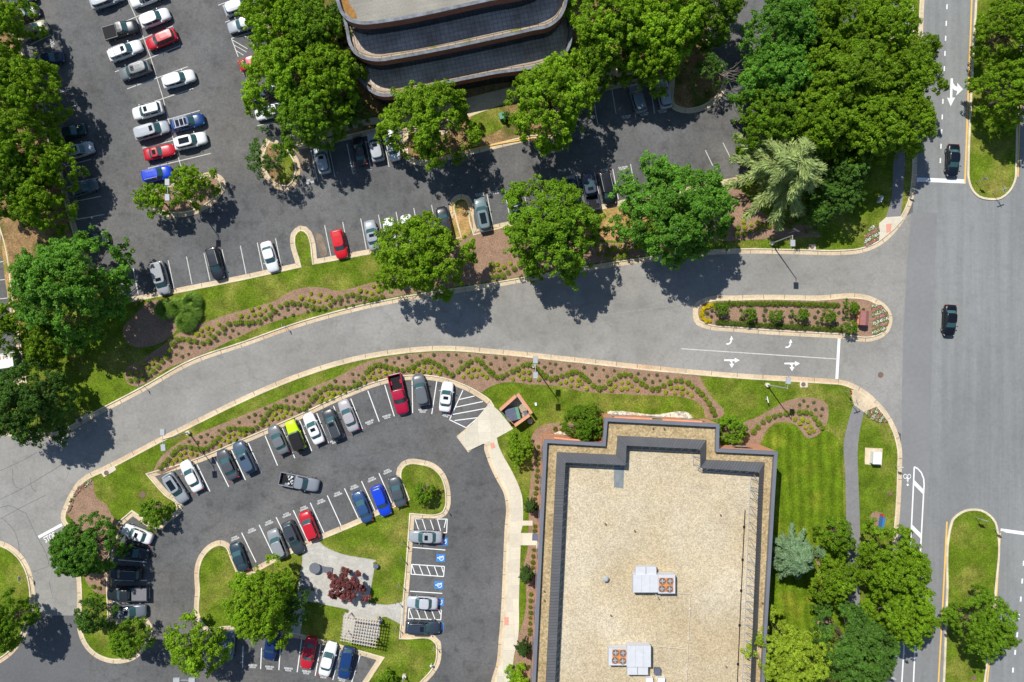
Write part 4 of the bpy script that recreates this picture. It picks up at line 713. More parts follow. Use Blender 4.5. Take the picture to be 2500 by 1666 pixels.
flowers([(128,1044),(160,1036),(166,1045),(130,1056)], R(10), 'shaded white flowers beside the kerb under the dark left tree', 5, 120)
# ================================================================ cars
def sup(cx, hl, hw, z, n=28, e=4.5, zf=None):
    out = []
    for k in range(n):
        a = 2*math.pi*(k+.5)/n; c, s = math.cos(a), math.sin(a); x = math.copysign(abs(c)**(2/e), c); y = math.copysign(abs(s)**(2/e), s)
        out.append((cx+hl*x, hw*y, zf(cx+hl*x, hw*y) if zf else z))
    return out
KINDS = dict(
 sedan=dict(L=4.85, W=1.84, t=[0,.015,.05,.12,.25,.4,.55,.7,.82,.92,.975,1], hw=[.62,.78,.88,.95,.98,1,1,.99,.96,.88,.74,.55], z=[.72,.92,1.0,1.04,1.03,.98,.96,.96,.92,.84,.74,.60], gb=(.135,.745,.90), gt=(.275,.575,.79), zr=1.45),
 coupe=dict(L=4.6, W=1.85, t=[0,.015,.05,.12,.25,.4,.55,.7,.82,.92,.975,1], hw=[.62,.80,.92,1,1,.97,.95,.97,.97,.88,.70,.50], z=[.72,.90,.96,1.0,.99,.93,.90,.90,.86,.78,.66,.55], gb=(.12,.64,.88), gt=(.27,.48,.75), zr=1.28),
 suv=dict(L=4.75, W=1.88, t=[0,.012,.04,.12,.25,.4,.55,.7,.82,.92,.975,1], hw=[.74,.88,.94,.98,1,1,1,.99,.97,.91,.78,.60], z=[.85,1.05,1.1,1.12,1.11,1.08,1.05,1.07,1.04,.97,.84,.70], gb=(.035,.755,.90), gt=(.09,.60,.80), zr=1.70),
 van=dict(L=5.1, W=1.96, t=[0,.012,.04,.12,.25,.4,.55,.7,.82,.92,.975,1], hw=[.78,.90,.95,.98,1,1,1,.99,.96,.88,.74,.55], z=[.85,1.02,1.06,1.08,1.07,1.05,1.03,1.06,1.02,.92,.80,.66], gb=(.03,.81,.91), gt=(.07,.655,.82), zr=1.76),
 pickup=dict(L=5.6, W=1.98, t=[.385,.39,.45,.55,.62,.7,.8,.88,.94,.98,1], hw=[.97,1,1,1,1,.99,.98,.95,.90,.80,.62], z=[1.08,1.1,1.1,1.1,1.1,1.12,1.1,1.06,1.0,.88,.74], gb=(.395,.745,.90), gt=(.415,.62,.82), zr=1.85),
 jeep=dict(L=4.6, W=1.87, t=[.03,.035,.08,.2,.35,.5,.62,.72,.82,.94,.98,1], hw=[.86,.90,.92,.92,.92,.92,.92,.90,.86,.80,.76,.70], z=[1.0,1.1,1.12,1.12,1.12,1.12,1.12,1.15,1.14,1.1,1.02,.8], gb=(.04,.64,.88), gt=(.05,.585,.84), zr=1.84))
CM = {}
def car_meshes(kind):
    if kind in CM: return CM[kind]
    K = KINDS[kind]; L_, W = K['L'], K['W']; hW = W/2; X = lambda t: (t-.5)*L_; parts = []
    mb = MB(); rg = []
    for t, h, z in zip(K['t'], K['hw'], K['z']):
        w_ = h*hW; lo = .24 if .06 < t < .95 else .32
        half = [(w_*.90,lo),(w_,.42),(w_,.68),(w_*.985,z-.13),(w_*.93,z-.03),(w_*.62,z+.015),(w_*.25,z+.035)]
        rg.append([(X(t), -y, zz) for y, zz in half]+[(X(t), y, zz) for y, zz in half[::-1]])
    mb.rings([r[::-1] for r in rg]); parts.append(('body', mb.mesh('body', M['paint'], True), None))
    zb = lambda x, y: 0.93*max(.8, [z for t, z in zip(K['t'], K['z']) if X(t) <= x+.3][-1] if x > X(K['t'][0])-.2 else K['z'][2])
    b0, b1, bw = K['gb']; t0, t1, tw = K['gt']; zr = K['zr']; zbelt = K['z'][len(K['z'])//2]-.02
    e = 6 if kind in ('jeep','van') else 4.6
    base = sup((X(b0)+X(b1))/2, (X(b1)-X(b0))/2, bw*hW, zbelt-.04, e=e); top = sup((X(t0)+X(t1))/2, (X(t1)-X(t0))/2, tw*hW, zr-.06, e=e)
    mb = MB(); mb.rings([base, top], False, False); mb.mi = [1 if abs(math.cos(2*math.pi*(k+1)/28)) < .74 else 0 for k in range(28)]
    parts.append(('windows', mb.mesh('windows', [M['glass'], M['sideglass']], False), None))
    # roof with pillars
    cxm = (X(t0)+X(t1))/2; hl = (X(t1)-X(t0))/2; mb = MB(); r1 = sup(cxm, hl+.015, tw*hW+.015, zr-.075, e=e); r2 = sup(cxm, hl, tw*hW, zr-.03, e=e); r3 = sup(cxm, hl*.94, tw*hW*.92, zr, e=e); r4 = sup(cxm, hl*.45, tw*hW*.45, zr+.02, e=e)
    mb.rings([r1, r2, r3, r4])
    for k in (3, 4, 9, 10, 17, 18, 23, 24):
        if kind == 'jeep' and k in (3, 24): pass
        a, b = Vector(base[k]), Vector(base[(k+1) % 28]); c, d = Vector(top[(k+1) % 28]), Vector(top[k])
        if k in (3, 9, 17, 23): b = a.lerp(b, .45); c = d.lerp(c, .45)
        else: a = a.lerp(b, .55); d = d.lerp(c, .55)
        n_ = (b-a).cross(d-a).normalized()*.012; mb.quadpts([a+n_, b+n_, c+n_, d+n_])
    for s in (-1, 1):   # centre pillars and door line
        xm = X((b0+b1)/2); y0, y1 = s*(bw*hW+.012), s*(tw*hW+.018); q = [(xm-.05,y0,zbelt-.02),(xm+.05,y0,zbelt-.02),(xm+.02,y1,zr-.07),(xm-.05,y1,zr-.07)]; mb.quadpts(q if s > 0 else q[::-1])
    parts.append(('roof', mb.mesh('roof', M['black'] if kind == 'jeep' else M['paint'], False), None))
    wb = L_*.295; wm = MB(); wm.tube((0,-.11,0), (0,.11,0), .345, n=18); wheel = wm.mesh('tyre', M['rubber']); rm = MB(); rm.tube((0,-.115,0), (0,.118,0), .21, n=12)
    for k in range(5): a = k*1.2566; rm.box(math.cos(a)*.1, .12, math.sin(a)*.1, .05, .02, .05)
    rim = rm.mesh('rim', M['rim']); off = .02
    for sx in (-1, 1):
        for s in (-1, 1): parts.append(('wheel', wheel, (sx*wb+(.02*L_ if kind == 'pickup' else 0), s*(hW-.10), .345), ('rim', rim)))
    for s in (-1, 1):
        m_ = MB(); m_.box(X(b1)-.32, s*(hW+.09), zbelt+.06, .12, .18, .13, top=.8); parts.append(('side_mirror', m_.mesh('side_mirror', M['paint']), None))
        m_ = MB(); xf = X(.948); y_ = s*hW*.70; m_.box(xf, y_, KINDS[kind]['z'][-2]-.06, .22, .22, .13, rz=-s*.55); parts.append(('headlight', m_.mesh('headlight', M['lens']), None))
        m_ = MB(); xr = X(.012) if kind not in ('jeep',) else X(.03); m_.box(xr, s*hW*(.78), .88, .10, .24 if kind != 'pickup' else .12, .16, rz=s*.25); parts.append(('tail_light', m_.mesh('tail_light', M['red']), None))
        m_ = MB(); m_.box(X(.45), s*(hW*1.002), .33, L_*.42, .02, .12); parts.append(('side_skirt', m_.mesh('side_skirt', M['black']), None))
    m_ = MB(); m_.rings([[(X(.985), -hW*.62, .34), (X(1.004), -hW*.4, .34), (X(1.004), hW*.4, .34), (X(.985), hW*.62, .34)], [(X(.985), -hW*.62, .56), (X(1.004), -hW*.4, .56), (X(1.004), hW*.4, .56), (X(.985), hW*.62, .56)]]); parts.append(('grille', m_.mesh('grille', M['black']), None))
    if kind == 'pickup':
        m_ = MB()
        for s in (-1, 1): m_.box(X(.195), s*hW*.94, .80, L_*.385, .11, .72); m_.box(X(.195), s*hW*.72, .62, L_*.10, .30, .3)
        m_.box(X(.005), 0, .80, .07, W*.95, .70); m_.box(X(.375), 0, .80, .06, W*.90, .74); m_.box(X(.195), 0, .42, L_*.38, W*.88, .22); parts.append(('cargo_bed', m_.mesh('cargo_bed', M['paint']), None))
        m_ = MB(); m_.box(X(.19), 0, .56, L_*.365, W*.86, .05)
        for k in range(7): m_.box(X(.19), (k-3)*.22, .59, L_*.36, .05, .02)
        parts.append(('bed_liner', m_.mesh('bed_liner', M['black']), None))
        m_ = MB(); m_.box(X(-.005), 0, .48, .16, W*.8, .12); parts.append(('bumper', m_.mesh('bumper', M['steel']), None))
    if kind == 'jeep':
        m_ = MB(); m_.tube((X(.03)-.24,0,1.0), (X(.03),0,1.0), .38, n=18); parts.append(('spare_wheel', m_.mesh('spare_wheel', M['rubber']), None))
        m_ = MB()
        for sx in (-1, 1):
            for s in (-1, 1): m_.box(sx*wb, s*hW*.93, .80, .95, .26, .06)
        m_.box(X(.995), 0, .55, .16, W*.85, .16); parts.append(('fender', m_.mesh('fender', M['black']), None))
    CM[kind] = parts; return parts
OPT = {}
def opt_mesh(kind, op):
    if (kind, op) in OPT: return OPT[kind, op]
    K = KINDS[kind]; L_, hW = K['L'], K['W']/2; X = lambda t: (t-.5)*L_; t0, t1, tw = K['gt']; zr = K['zr']; m_ = MB()
    if op == 'sun': m_.box(X(t1)-.52, 0, zr+.012, .5, hW*tw*1.0, .03); r = ('sunroof', m_, M['sideglass'])
    elif op == 'pano': m_.box((X(t0)+X(t1))/2+.1, 0, zr+.012, (X(t1)-X(t0))*.62, hW*tw*1.15, .03); r = ('sunroof', m_, M['sideglass'])
    elif op in ('rails', 'racks', 'silverrails'):
        for s in (-1, 1): m_.box((X(t0)+X(t1))/2, s*hW*tw*.88, zr+.04, (X(t1)-X(t0))*.84, .045, .05)
        if op == 'racks':
            for q in (.3, .7): m_.box(X(t0)+(X(t1)-X(t0))*q, 0, zr+.06, .06, hW*tw*1.75, .04)
        r = ('roof_rack', m_, M['steel'] if op != 'rails' else M['black'])
    elif op == 'whiterack':
        for s in (-1, 1): m_.box((X(t0)+X(t1))/2, s*hW*tw*.88, zr+.04, (X(t1)-X(t0))*.84, .06, .06)
        for q in (.2, .45, .7): m_.box(X(t0)+(X(t1)-X(t0))*q, 0, zr+.05, .09, hW*tw*1.75, .05)
        r = ('roof_rack', m_, M['acpaint'])
    elif op == 'cover':
        m_.box(X(.19), 0, 1.17, L_*.36, hW*1.78, .05)
        for k in range(4): m_.box(X(.19), (k-1.5)*.36, 1.20, L_*.35, .03, .02)
        r = ('bed_cover', m_, M['cov'])
    elif op == 'darkcover': m_.box(X(.19), 0, 1.17, L_*.36, hW*1.78, .05); r = ('bed_cover', m_, M['black'])
    elif op == 'ribs':
        for k in range(5): m_.box((X(t0)+X(t1))/2, (k-2)*.24, zr+.015, (X(t1)-X(t0))*.75, .035, .03)
        r = ('roof_rib', m_, M['paint'])
    elif op == 'blackroof': m_.rings([sup((X(t0)+X(t1))/2, (X(t1)-X(t0))/2*.96, tw*hW*.95, zr-.01), sup((X(t0)+X(t1))/2, (X(t1)-X(t0))/2*.86, tw*hW*.84, zr+.03)]); r = ('roof_panel', m_, M['black'])
    elif op == 'load':
        rnd = random.Random(3)
        for k in range(9): m_.box(X(rnd.uniform(.2,.34)), rnd.uniform(-.6,.6), .75, rnd.uniform(.2,.36), rnd.uniform(.15,.3), rnd.uniform(.15,.3), rz=rnd.random()*3, top=.7)
        r = ('cargo', m_, M['whitepaint'])
    OPT[kind, op] = (r[0], r[1].mesh(r[0], r[2])); return OPT[kind, op]
M['cov'] = mat('grey_bed_cover', (.20,.20,.215), .6, .06, 2)
ncar = [0]
def car(kind, rear, front, col, label, opts=(), z=.75, group=None, name=None):
    K = KINDS[kind]; a, b = P(*rear, z), P(*front, z); c = (a+b)/2; d = b-a; s = max(.90, min(1.08, d.length/K['L']))
    o = empty(name or 'parked_car', (c.x, c.y, .0), math.atan2(d.y, d.x)); onk = .155 if kind == 'x' else 0
    for p in car_meshes(kind):
        ch = link(p[0], p[1], o); ch.color = (*col, 1)
        if p[2]:
            ch.location = (p[2][0]*s, p[2][1], p[2][2]); r = link(p[3][0], p[3][1], ch)
            if p[2][1] < 0: r.rotation_euler = (0,0,math.pi)
        else: ch.scale = (s, 1, 1)
    for q in opts: nm, me = opt_mesh(kind, q); ch = link(nm, me, o); ch.color = (*col, 1); ch.scale = (s, 1, 1)
    tag(o, label, {'pickup':'pickup truck','suv':'car','van':'minivan','jeep':'off-road car'}.get(kind, 'car'), group); ncar[0] += 1; return o
WH = (.80,.81,.82); SI = (.42,.45,.49); GR = (.16,.175,.19); DG = (.055,.062,.072); BK = (.022,.027,.036); NB_ = (.012,.03,.07); RD = (.52,.015,.03); BB = (.01,.06,.62); TN = (.42,.38,.25)
g1 = 'cars in the double row of the upper parking lot'; g2 = 'cars along the left edge of the upper parking lot'; g3 = 'cars beside the office building grove'; g4 = 'cars in the lower row of the upper parking lot'; g5 = 'cars in the curved row of the lower parking lot'; g6 = 'cars in the row above the middle lawn'; g7 = 'cars in the accessible bays'; g8 = 'cars in the lower left row'; g9 = 'cars in the bottom row below the patio'
for a in [
 ('suv',(222,12),(300,-16),SI,'silver car cut off by the top edge, left of the white pickup',(),g1),('pickup',(400,-24),(318,8),WH,'white pickup truck cut off by the top edge of the photo',(),g1),('suv',(344,58),(413,31),WH,'white SUV above the red SUV with the sun glare',(),g1),
 ('pickup',(256,85),(335,62),BK,'black pickup with a flat bed cover in the double row',('darkcover',),g1),('suv',(430,82),(358,112),RD,'red SUV with glare on its roof in the double row',('rails',),g1),('suv',(266,140),(346,109),WH,'white SUV with black roof racks next to the grey SUV',('racks','sun'),g1),
 ('suv',(366,160),(291,186),GR,'grey SUV with pale roof ribs left of the double row line',('sun','ribs'),g1),('suv',(398,205),(475,182),WH,'white SUV with a dark lower body right of the grey SUV',('ribs',),g1),('suv',(397,261),(324,281),WH,'white SUV with a square sunroof left of the blue SUV',('sun','rails'),g1),
 ('van',(329,331),(412,307),SI,'silver minivan with a small sunroof above the red sports car',('sun',),g1),('suv',(419,310),(498,289),(.01,.055,.20),'dark blue SUV with white roof bars',('whiterack','pano'),g1),('suv',(426,354),(504,335),WH,'white SUV with a large panoramic roof at the right of the red sports car',('pano',),g1),
 ('coupe',(352,380),(426,363),RD,'red sports coupe with a black rear deck',('sun',),g1),('suv',(348,434),(419,417),BB,'bright blue SUV next to the oval island',('silverrails',),g1),
 ('sedan',(28,43),(95,24),BK,'black sedan near the top left corner',(),g2),('sedan',(20,10),(85,-12),BK,'black car cut off at the very top left corner',(),g2),('suv',(50,88),(115,60),TN,'tan SUV half under a tree at the left edge',('rails',),g2),('sedan',(88,152),(153,137),NB_,'dark blue sedan half hidden by the overhanging tree',(),g2),
 ('sedan',(136,334),(209,312),(.01,.04,.045),'dark teal sedan in the shade at the left row',(),g2),('suv',(160,378),(228,358),SI,'silver SUV with black glass roof below the teal sedan',('pano',),g2),('sedan',(164,473),(238,448),(.10,.13,.16),'dark grey sedan with a pale hood at the left row',(),g2),('sedan',(196,592),(262,578),BK,'black car almost hidden under the very large dark tree',(),g2),
 ('suv',(549,29),(622,2),SI,'silver blue SUV with a red tail light at the top of the middle lot',(),g3),('sedan',(632,47),(556,70),SI,'silver sedan below the silver blue SUV',(),g3),('sedan',(585,163),(655,140),RD,'red car peeking out from under the tree next to the hatched area',(),g3),('pickup',(605,236),(690,216),NB_,'dark blue pickup half under the tree',('darkcover',),g3),
 ('sedan',(697,262),(623,283),WH,'white sedan half under the tree, below the dark blue pickup',(),g3),
 ('suv',(795,424),(778,353),SI,'silver car with a sunroof and sun glare beside the charging bay',('sun',),g3),('sedan',(885,404),(870,333),BK,'black sedan between the two silver cars below the office',(),g3),('suv',(925,394),(909,322),SI,'silver SUV with a red tail light strip below the office',('sun',),g3),('sedan',(967,392),(948,315),WH,'white car half under the tree in front of the terraces',(),g3),
 ('van',(382,640),(403,720),(.36,.37,.39),'silver roofed minivan in the lower left corner of the upper lot',('sun',),g4),('suv',(515,605),(537,683),BK,'black SUV with silver roof rails between empty bays',('silverrails',),g4),('sedan',(648,590),(669,664),WH,'white sedan left of the narrow grass tongue',(),g4),('suv',(821,563),(837,631),(.62,.01,.02),'red SUV right of the narrow grass tongue',(),g4),
 ('sedan',(917,611),(900,538),(.33,.36,.40),'silver grey sedan with a sunroof next to the white car',('sun',),g4),('sedan',(962,605),(946,532),WH,'white sedan whose rear half is under the tree',(),g4),('sedan',(1006,598),(989,524),WH,'second white car almost covered by the tree',(),g4),('suv',(1094,580),(1076,505),BK,'black SUV in the shade left of the yellow kerb',(),g4),
 ('suv',(1187,567),(1169,482),(.16,.22,.24),'grey green SUV with a big square sunroof right of the yellow kerb',('pano',),g4),('suv',(1268,540),(1251,464),(.03,.06,.09),'dark SUV with a white roof bar mostly under the tree',('whiterack',),g4),('sedan',(1408,508),(1391,437),NB_,'blue car hidden between the tree and the grey blue pickup',(),g4),
 ('pickup',(1451,513),(1431,421),(.06,.075,.11),'grey blue pickup with an open bed holding a metal plate',('sun',),g4),('van',(1474,420),(1492,501),(.01,.012,.015),'black minivan right of the grey blue pickup',('silverrails',),g4),
 ('suv',(1567,275),(1546,206),(.20,.25,.29),'bluish silver SUV in the shade left of the round planter',(),g3),('suv',(1628,265),(1613,195),SI,'pale silver hatchback touching the round planter',(),g3),('sedan',(1862,372),(1846,312),WH,'white car hidden under the trees above the pale conifer',(),None),
 ('sedan',(2328,352),(2325,432),(.006,.01,.018),'black sedan waiting at the stop line of the main road',(),None),('sedan',(2321,744),(2317,822),(.006,.008,.012),'black sedan driving down the middle of the main road',(),None),
 ('suv',(407,1158),(452,1226),(.30,.33,.36),'pale grey SUV with a black glass roof at the left end of the curved row',('pano',),g5),('sedan',(486,1199),(448,1126),WH,'white sedan second in the curved row',(),g5),('sedan',(573,1170),(538,1099),(.075,.085,.10),'dark grey sedan with a pale hood left of the blue grey SUV',(),g5),('suv',(616,1154),(578,1079),(.07,.11,.17),'blue grey SUV with a sunroof beside the dark grey sedan',('sun',),g5),
 ('sedan',(695,1108),(663,1040),GR,'grey sedan left of the lime green off-road car',(),g5),('jeep',(736,1100),(707,1027),(.60,.85,.01),'lime green off-road car with a black roof',(),g5),('sedan',(782,1083),(749,1010),WH,'white sedan right of the lime green off-road car',('sun',),g5),('suv',(827,1073),(797,998),DG,'dark blue grey SUV with roof rails in the curved row',('silverrails','sun'),g5),
 ('sedan',(866,1053),(835,977),(.42,.40,.42),'silver sedan with a pinkish roof in the curved row',(),g5),('pickup',(962,915),(985,1011),(.42,.008,.045),'red pickup truck with a black bed backed into the curved row',(),g5),('suv',(1036,991),(1019,914),(.13,.145,.16),'grey SUV with roof ribs right of the red pickup',('ribs',),g5),('sedan',(1085,1006),(1094,932),WH,'white sedan with a sunroof beside the hatched triangle',('sun',),g5),
 ('pickup',(684,1167),(779,1187),(.24,.26,.30),'grey pickup driving through the lot with white bags in its bed',('load','ribs'),None),
 ('sedan',(900,1275),(869,1200),(.03,.08,.20),'metallic blue sedan in the row above the middle lawn',(),g6),('suv',(917,1186),(945,1259),BB,'bright blue SUV with a red tail light in the row above the middle lawn',(),g6),('sedan',(981,1237),(959,1164),(.07,.085,.10),'dark grey sedan beside the tip of the middle lawn',(),g6),('suv',(691,1363),(663,1293),(.27,.29,.31),'silver grey SUV with a red tail light above the patio',(),g6),
 ('suv',(699,1274),(734,1352),(.05,.06,.075),'dark grey SUV with a sunroof between the silver SUV and the red car',('sun',),g6),('suv',(768,1318),(741,1249),RD,'red car above the corner of the patio',(),g6),('sedan',(596,1394),(570,1326),(.03,.055,.08),'dark blue sedan at the left end of the row above the middle lawn',(),g6),
 ('sedan',(1080,1312),(998,1310),(.34,.37,.40),'silver sedan with a sunroof in the topmost accessible bay',('sun',),g7),('sedan',(1069,1474),(992,1470),(.50,.53,.57),'pale silver sedan in a lower accessible bay',(),g7),('suv',(988,1531),(1077,1532),(.035,.05,.075),'dark blue grey SUV with roof rails in the lowest accessible bay',('rails','sun'),g7),
 ('sedan',(371,1318),(298,1290),WH,'white sedan with a sunroof at the top of the lower left row',('sun',),g8),('sedan',(284,1340),(362,1356),BK,'black sedan below the white sedan in the lower left row',(),g8),('suv',(346,1403),(267,1399),BK,'black SUV with silver roof rails in the lower left row',('silverrails',),g8),('pickup',(362,1450),(261,1450),BK,'black pickup with a grey ribbed bed cover',('cover',),g8),('suv',(272,1495),(358,1490),(.15,.17,.21),'grey wagon with roof rails at the bottom of the lower left row',('rails','sun'),g8),
 ('sedan',(561,1540),(554,1612),(.16,.21,.30),'pale blue sedan partly covered by the bright tree',(),g9),('suv',(669,1540),(656,1612),(.01,.03,.12),'dark blue SUV half in tree shade in the bottom row',(),g9),('sedan',(762,1556),(745,1634),RD,'red sedan in the bottom row below the patio',(),g9),('sedan',(790,1650),(812,1568),WH,'white sedan right of the red sedan in the bottom row',(),g9),('suv',(853,1580),(838,1658),(.012,.045,.16),'dark blue SUV with roof ribs at the right end of the bottom row',('ribs',),g9)]:
    car(a[0], a[1], a[2], a[3], a[4], a[5], group=a[6], name={'pickup':'pickup_truck','van':'minivan','jeep':'off_road_car','suv':'parked_suv'}.get(a[0], 'parked_car'))
# white delivery trailer at the left edge
o = empty('box_trailer', P(8, 884, 1), R(8)); o.location.z = 0
m_ = MB(); m_.box(0,0,1.45,4.6,2.0,1.9); m_.obj('body', M['whitepaint'], o)
m_ = MB()
for k in range(9): m_.box(-2.0+k*.5, .55, 2.42, .16, .5, .05)
m_.obj('roof_slat', M['rustpaint'], o); m_ = MB(); m_.box(2.36,0,1.3,.10,1.9,1.6); m_.obj('rear_door', M['slateblue'], o)
for s in (-1,1): m_ = MB(); m_.tube((.4,s*.8,.35),(.4,s*1.02,.35),.35,n=14); m_.obj('wheel', M['rubber'], o)
tag(o, 'white box trailer with a slatted roof at the left edge of the photo', 'trailer')
# ================================================================ gravel-roofed building
bld = empty('brick_building', (0,0,0)); tag(bld, 'low brick building with a tan gravel roof and grey metal roof screen', 'building')
ZP = 7.7
para = [(1329.3,1074.2),(1471.7,1082.4),(1476.8,1021.4),(1756,1036),(1754.8,1097),(1898.3,1103.8),(1892,1200),(1873,1530),(1856,1880),(1290,1880)]
pw = world(para, ZP); inn = inset(pw, .42)
mb = MB(); n = len(pw); WZ = 7.25
for i in range(n): a, b = pw[i], pw[(i+1)%n]; mb.quadpts([(a.x,a.y,0),(b.x,b.y,0),(b.x,b.y,WZ),(a.x,a.y,WZ)])
mb.obj('wall', M['brick'], bld)
ribbon('parapet_cap', inset(pw,-.04), inn, ZP, M['capmetal'], bld, drop=WZ-.05, drop_in=6.9)
roofo = sheet('roof', inn, 7.0, M['gravel2'], bld)
def scr(z, pts): return [P(x, y, z) for x, y in pts]
lo = scr(7.05, [(1332-12,1880),(1332,1666),(1354.5,1200),(1359.4,1104),(1503.6,1110.5),(1507.4,1064),(1725,1074.2),(1724,1122.7),(1867,1129),(1863.4,1200),(1844.7,1666),(1836,1880)])
hi = scr(8.75, [(1355-12,1880),(1355,1666),(1376.8,1200),(1380.6,1129.6),(1527.3,1136.2),(1529.6,1088.3),(1709,1097),(1709.7,1143),(1853.6,1153),(1851,1200),(1832,1666),(1823,1880)])
mb = MB(); u = 0
for i in range(len(lo)-1):
    l_ = (lo[i+1]-lo[i]).length; mb.quadpts([lo[i], hi[i], hi[i+1], lo[i+1]], [(u,0),(u,1.5),(u+l_,1.5),(u+l_,0)]); u += l_
so = mb.obj('roof_screen', M['seam'], bld)
mb = MB()   # folded top edge and back face of the screen
for i in range(len(hi)-1):
    a, b = hi[i], hi[i+1]; d = (b-a); l_ = d.length; d.normalize(); inw = Vector((d.y, -d.x, 0))
    for s in range(int(l_/1.1)+1):
        p = a+d*min(l_, s*1.1+.1); q = p+inw*.6; q.z = 7.03; mb.tube(p+Vector((0,0,-.06)), q, .035, n=4); mb.tube(Vector((p.x-inw.x*.5, p.y-inw.y*.5, 7.9)), q, .03, n=4)
        if s % 2 == 0 and 7 < i < 11: mb.tube(Vector((q.x,q.y,7.05)), Vector((p.x+d.x*1.1, p.y+d.y*1.1, 8.6)), .03, n=4)
    mb.tube(a+inw*.6-Vector((0,0,a.z-7.06)), b+inw*.6-Vector((0,0,b.z-7.06)), .05, n=4)
mb.obj('screen_brace', M['steel'], so)
sheet('roof_gravel', world([(v[0],v[1]) for v in [(1320,1880),(1332,1666),(1354.5,1200),(1359.4,1104),(1503.6,1110.5),(1507.4,1064),(1725,1074.2),(1724,1122.7),(1867,1129),(1863.4,1200),(1844.7,1666),(1836,1880)]], 7.0), 7.006, M['gravel'], roofo)
mb = MB(); mb.quadpts([P(x, y, 7.012) for x, y in ((1499,1138),(1524,1138),(1522,1193),(1499,1190))]); mb.obj('roof_patch', M['bluegrey'] if 'bluegrey' in M else mat('bare_roof_membrane', (.22,.25,.26), .8, .2, 1), roofo)
# windows: dark panes in slim frames along each outer wall, two storeys
for i in range(n):
    a, b = pw[i], pw[(i+1)%n]; L0 = (b-a).length; d = (b-a).normalized(); nn = Vector((d.y, -d.x)); 
    if L0 < 5 or i == n-2: continue
    cnt = int(L0/4.2)
    for k in range(cnt):
        c = a+d*(L0*(k+.5)/cnt); rz = math.atan2(d.y, d.x)
        for z0 in (1.0, 4.3):
            if abs(c.y) > 55: continue
            f = MB(); q = c+nn*.03; f.box(q.x, q.y, z0+.85, 2.6, .06, 1.7, rz); fo = f.obj('window', M['frame'], bld)
            g = MB(); q = c+nn*.065
            for s in (-.62,.62): g.box(q.x+d.x*s, q.y+d.y*s, z0+.85, 1.15, .02, 1.5, rz)
            g.obj('pane', M['glassdark'], fo)
for (x0,y0),(x1,y1) in (((1500,1018.5),(1592,1023)),((1617,1025),(1714,1030)),((1352,1069),(1440,1078))):
    p, q = P(x0,y0,6.3), P(x1,y1,6.3); mb = MB(); d = (q-p).normalized(); mb.box((p.x+q.x)/2, (p.y+q.y)/2, 6.2, (q-p).length, .22, .5, math.atan2(d.y,d.x)); mb.obj('sunshade', M['brick'], bld)
mb = MB(); p = P(1307,1312,3); mb.box(p.x+.35, p.y, 3.0, 1.6, 1.0, .18, R(-3)); mb.obj('door_canopy', M['slateblue'], bld)
mb = MB(); p = P(1311,1338,3); mb.box(p.x+.1, p.y, 2.2, .3, .5, .3); mb.obj('wall_lamp', M['whitepaint'], bld)
# rooftop units
def ac(x0, y0, x1, y1, fans, box2, box3, label, ztop=8.45):
    p0, p1 = P(x0,y1,ztop), P(x1,y0,ztop); cx, cy = (p0.x+p1.x)/2, (p0.y+p1.y)/2; o = empty('rooftop_air_conditioner', (cx,cy,7.01)); tag(o, label, 'air conditioner', 'rooftop air conditioners')
    def bx(nm, a, b, c, d, z0, z1, m): 
        q0, q1 = P(a,d,z1), P(c,b,z1); t = MB(); t.box((q0.x+q1.x)/2-cx, (q0.y+q1.y)/2-cy, (z0+z1)/2-7.01, q1.x-q0.x, q1.y-q0.y, z1-z0); return t.obj(nm, m, o)
    bx('condenser_cabinet', x0, y0, x1, y1, 7.1, ztop, M['acpaint']); mx = 8
    t = MB(); q0, q1 = P(fans[0][0]-mx, fans[2][1]+mx, ztop), P(fans[1][0]+mx, fans[0][1]-mx, ztop); t.box((q0.x+q1.x)/2-cx, (q0.y+q1.y)/2-cy, ztop+.01-7.01, q1.x-q0.x, q1.y-q0.y, .03); t.obj('fan_deck', M['rustpaint'], o)
    for fx, fy in fans:
        p = P(fx, fy, ztop); t = MB(); ring(t, Vector((p.x-cx, p.y-cy, 0)), .47, .05, ztop-7.01+.09); t.disc((p.x-cx, p.y-cy), .42, ztop-7.01+.03); f = t.obj('fan', M['iron'], o)
        t = MB()
        for k in range(4): t.box(p.x-cx+math.cos(k*1.57)*.17, p.y-cy+math.sin(k*1.57)*.17, ztop-7.01+.06, .32, .13, .02, k*1.57+.3)
        t.tube((p.x-cx,p.y-cy,ztop-7.0),(p.x-cx,p.y-cy,ztop-6.88),.09,n=8); t.obj('fan_blade', M['steel'], f)
    b = bx('air_handler', *box2, 7.1, ztop+.05, M['acpaint']); t = MB(); q0, q1 = P(box2[0],box2[3],ztop), P(box2[2],box2[1],ztop)
    for k in (1,2): t.box(q0.x+(q1.x-q0.x)*k/3-cx, (q0.y+q1.y)/2-cy, ztop+.065-7.01, .03, (q1.y-q0.y)*.99, .03)
    t.obj('panel_seam', M['steel'], b)
    bx('intake_hood', *box3, 7.4, ztop-.1, M['acpaint']); bx('curb_frame', min(x0,box2[0])+2, y0+2, max(x1,box2[2])-2, y1-2, 7.01, 7.15, M['black'])
    mb = MB(); bxr = P(box3[0], (box3[1]+box3[3])/2, ztop); mb.box((P(box3[0],0,ztop).x+P(box3[2],0,ztop).x)/2-cx, bxr.y-cy, ztop-.085-7.01+.0, .04, (box3[3]-box3[1])/PPM*.9, .03); mb.obj('hood_seam', M['black'], o)
ac(1607,1404,1648.5,1449.5, [(1617,1419),(1635.7,1419),(1616,1437.7),(1634.5,1438.4)], (1546,1404,1606.5,1447), (1552,1384.5,1602.5,1403.5), 'rooftop air conditioner with its four fans on the right')
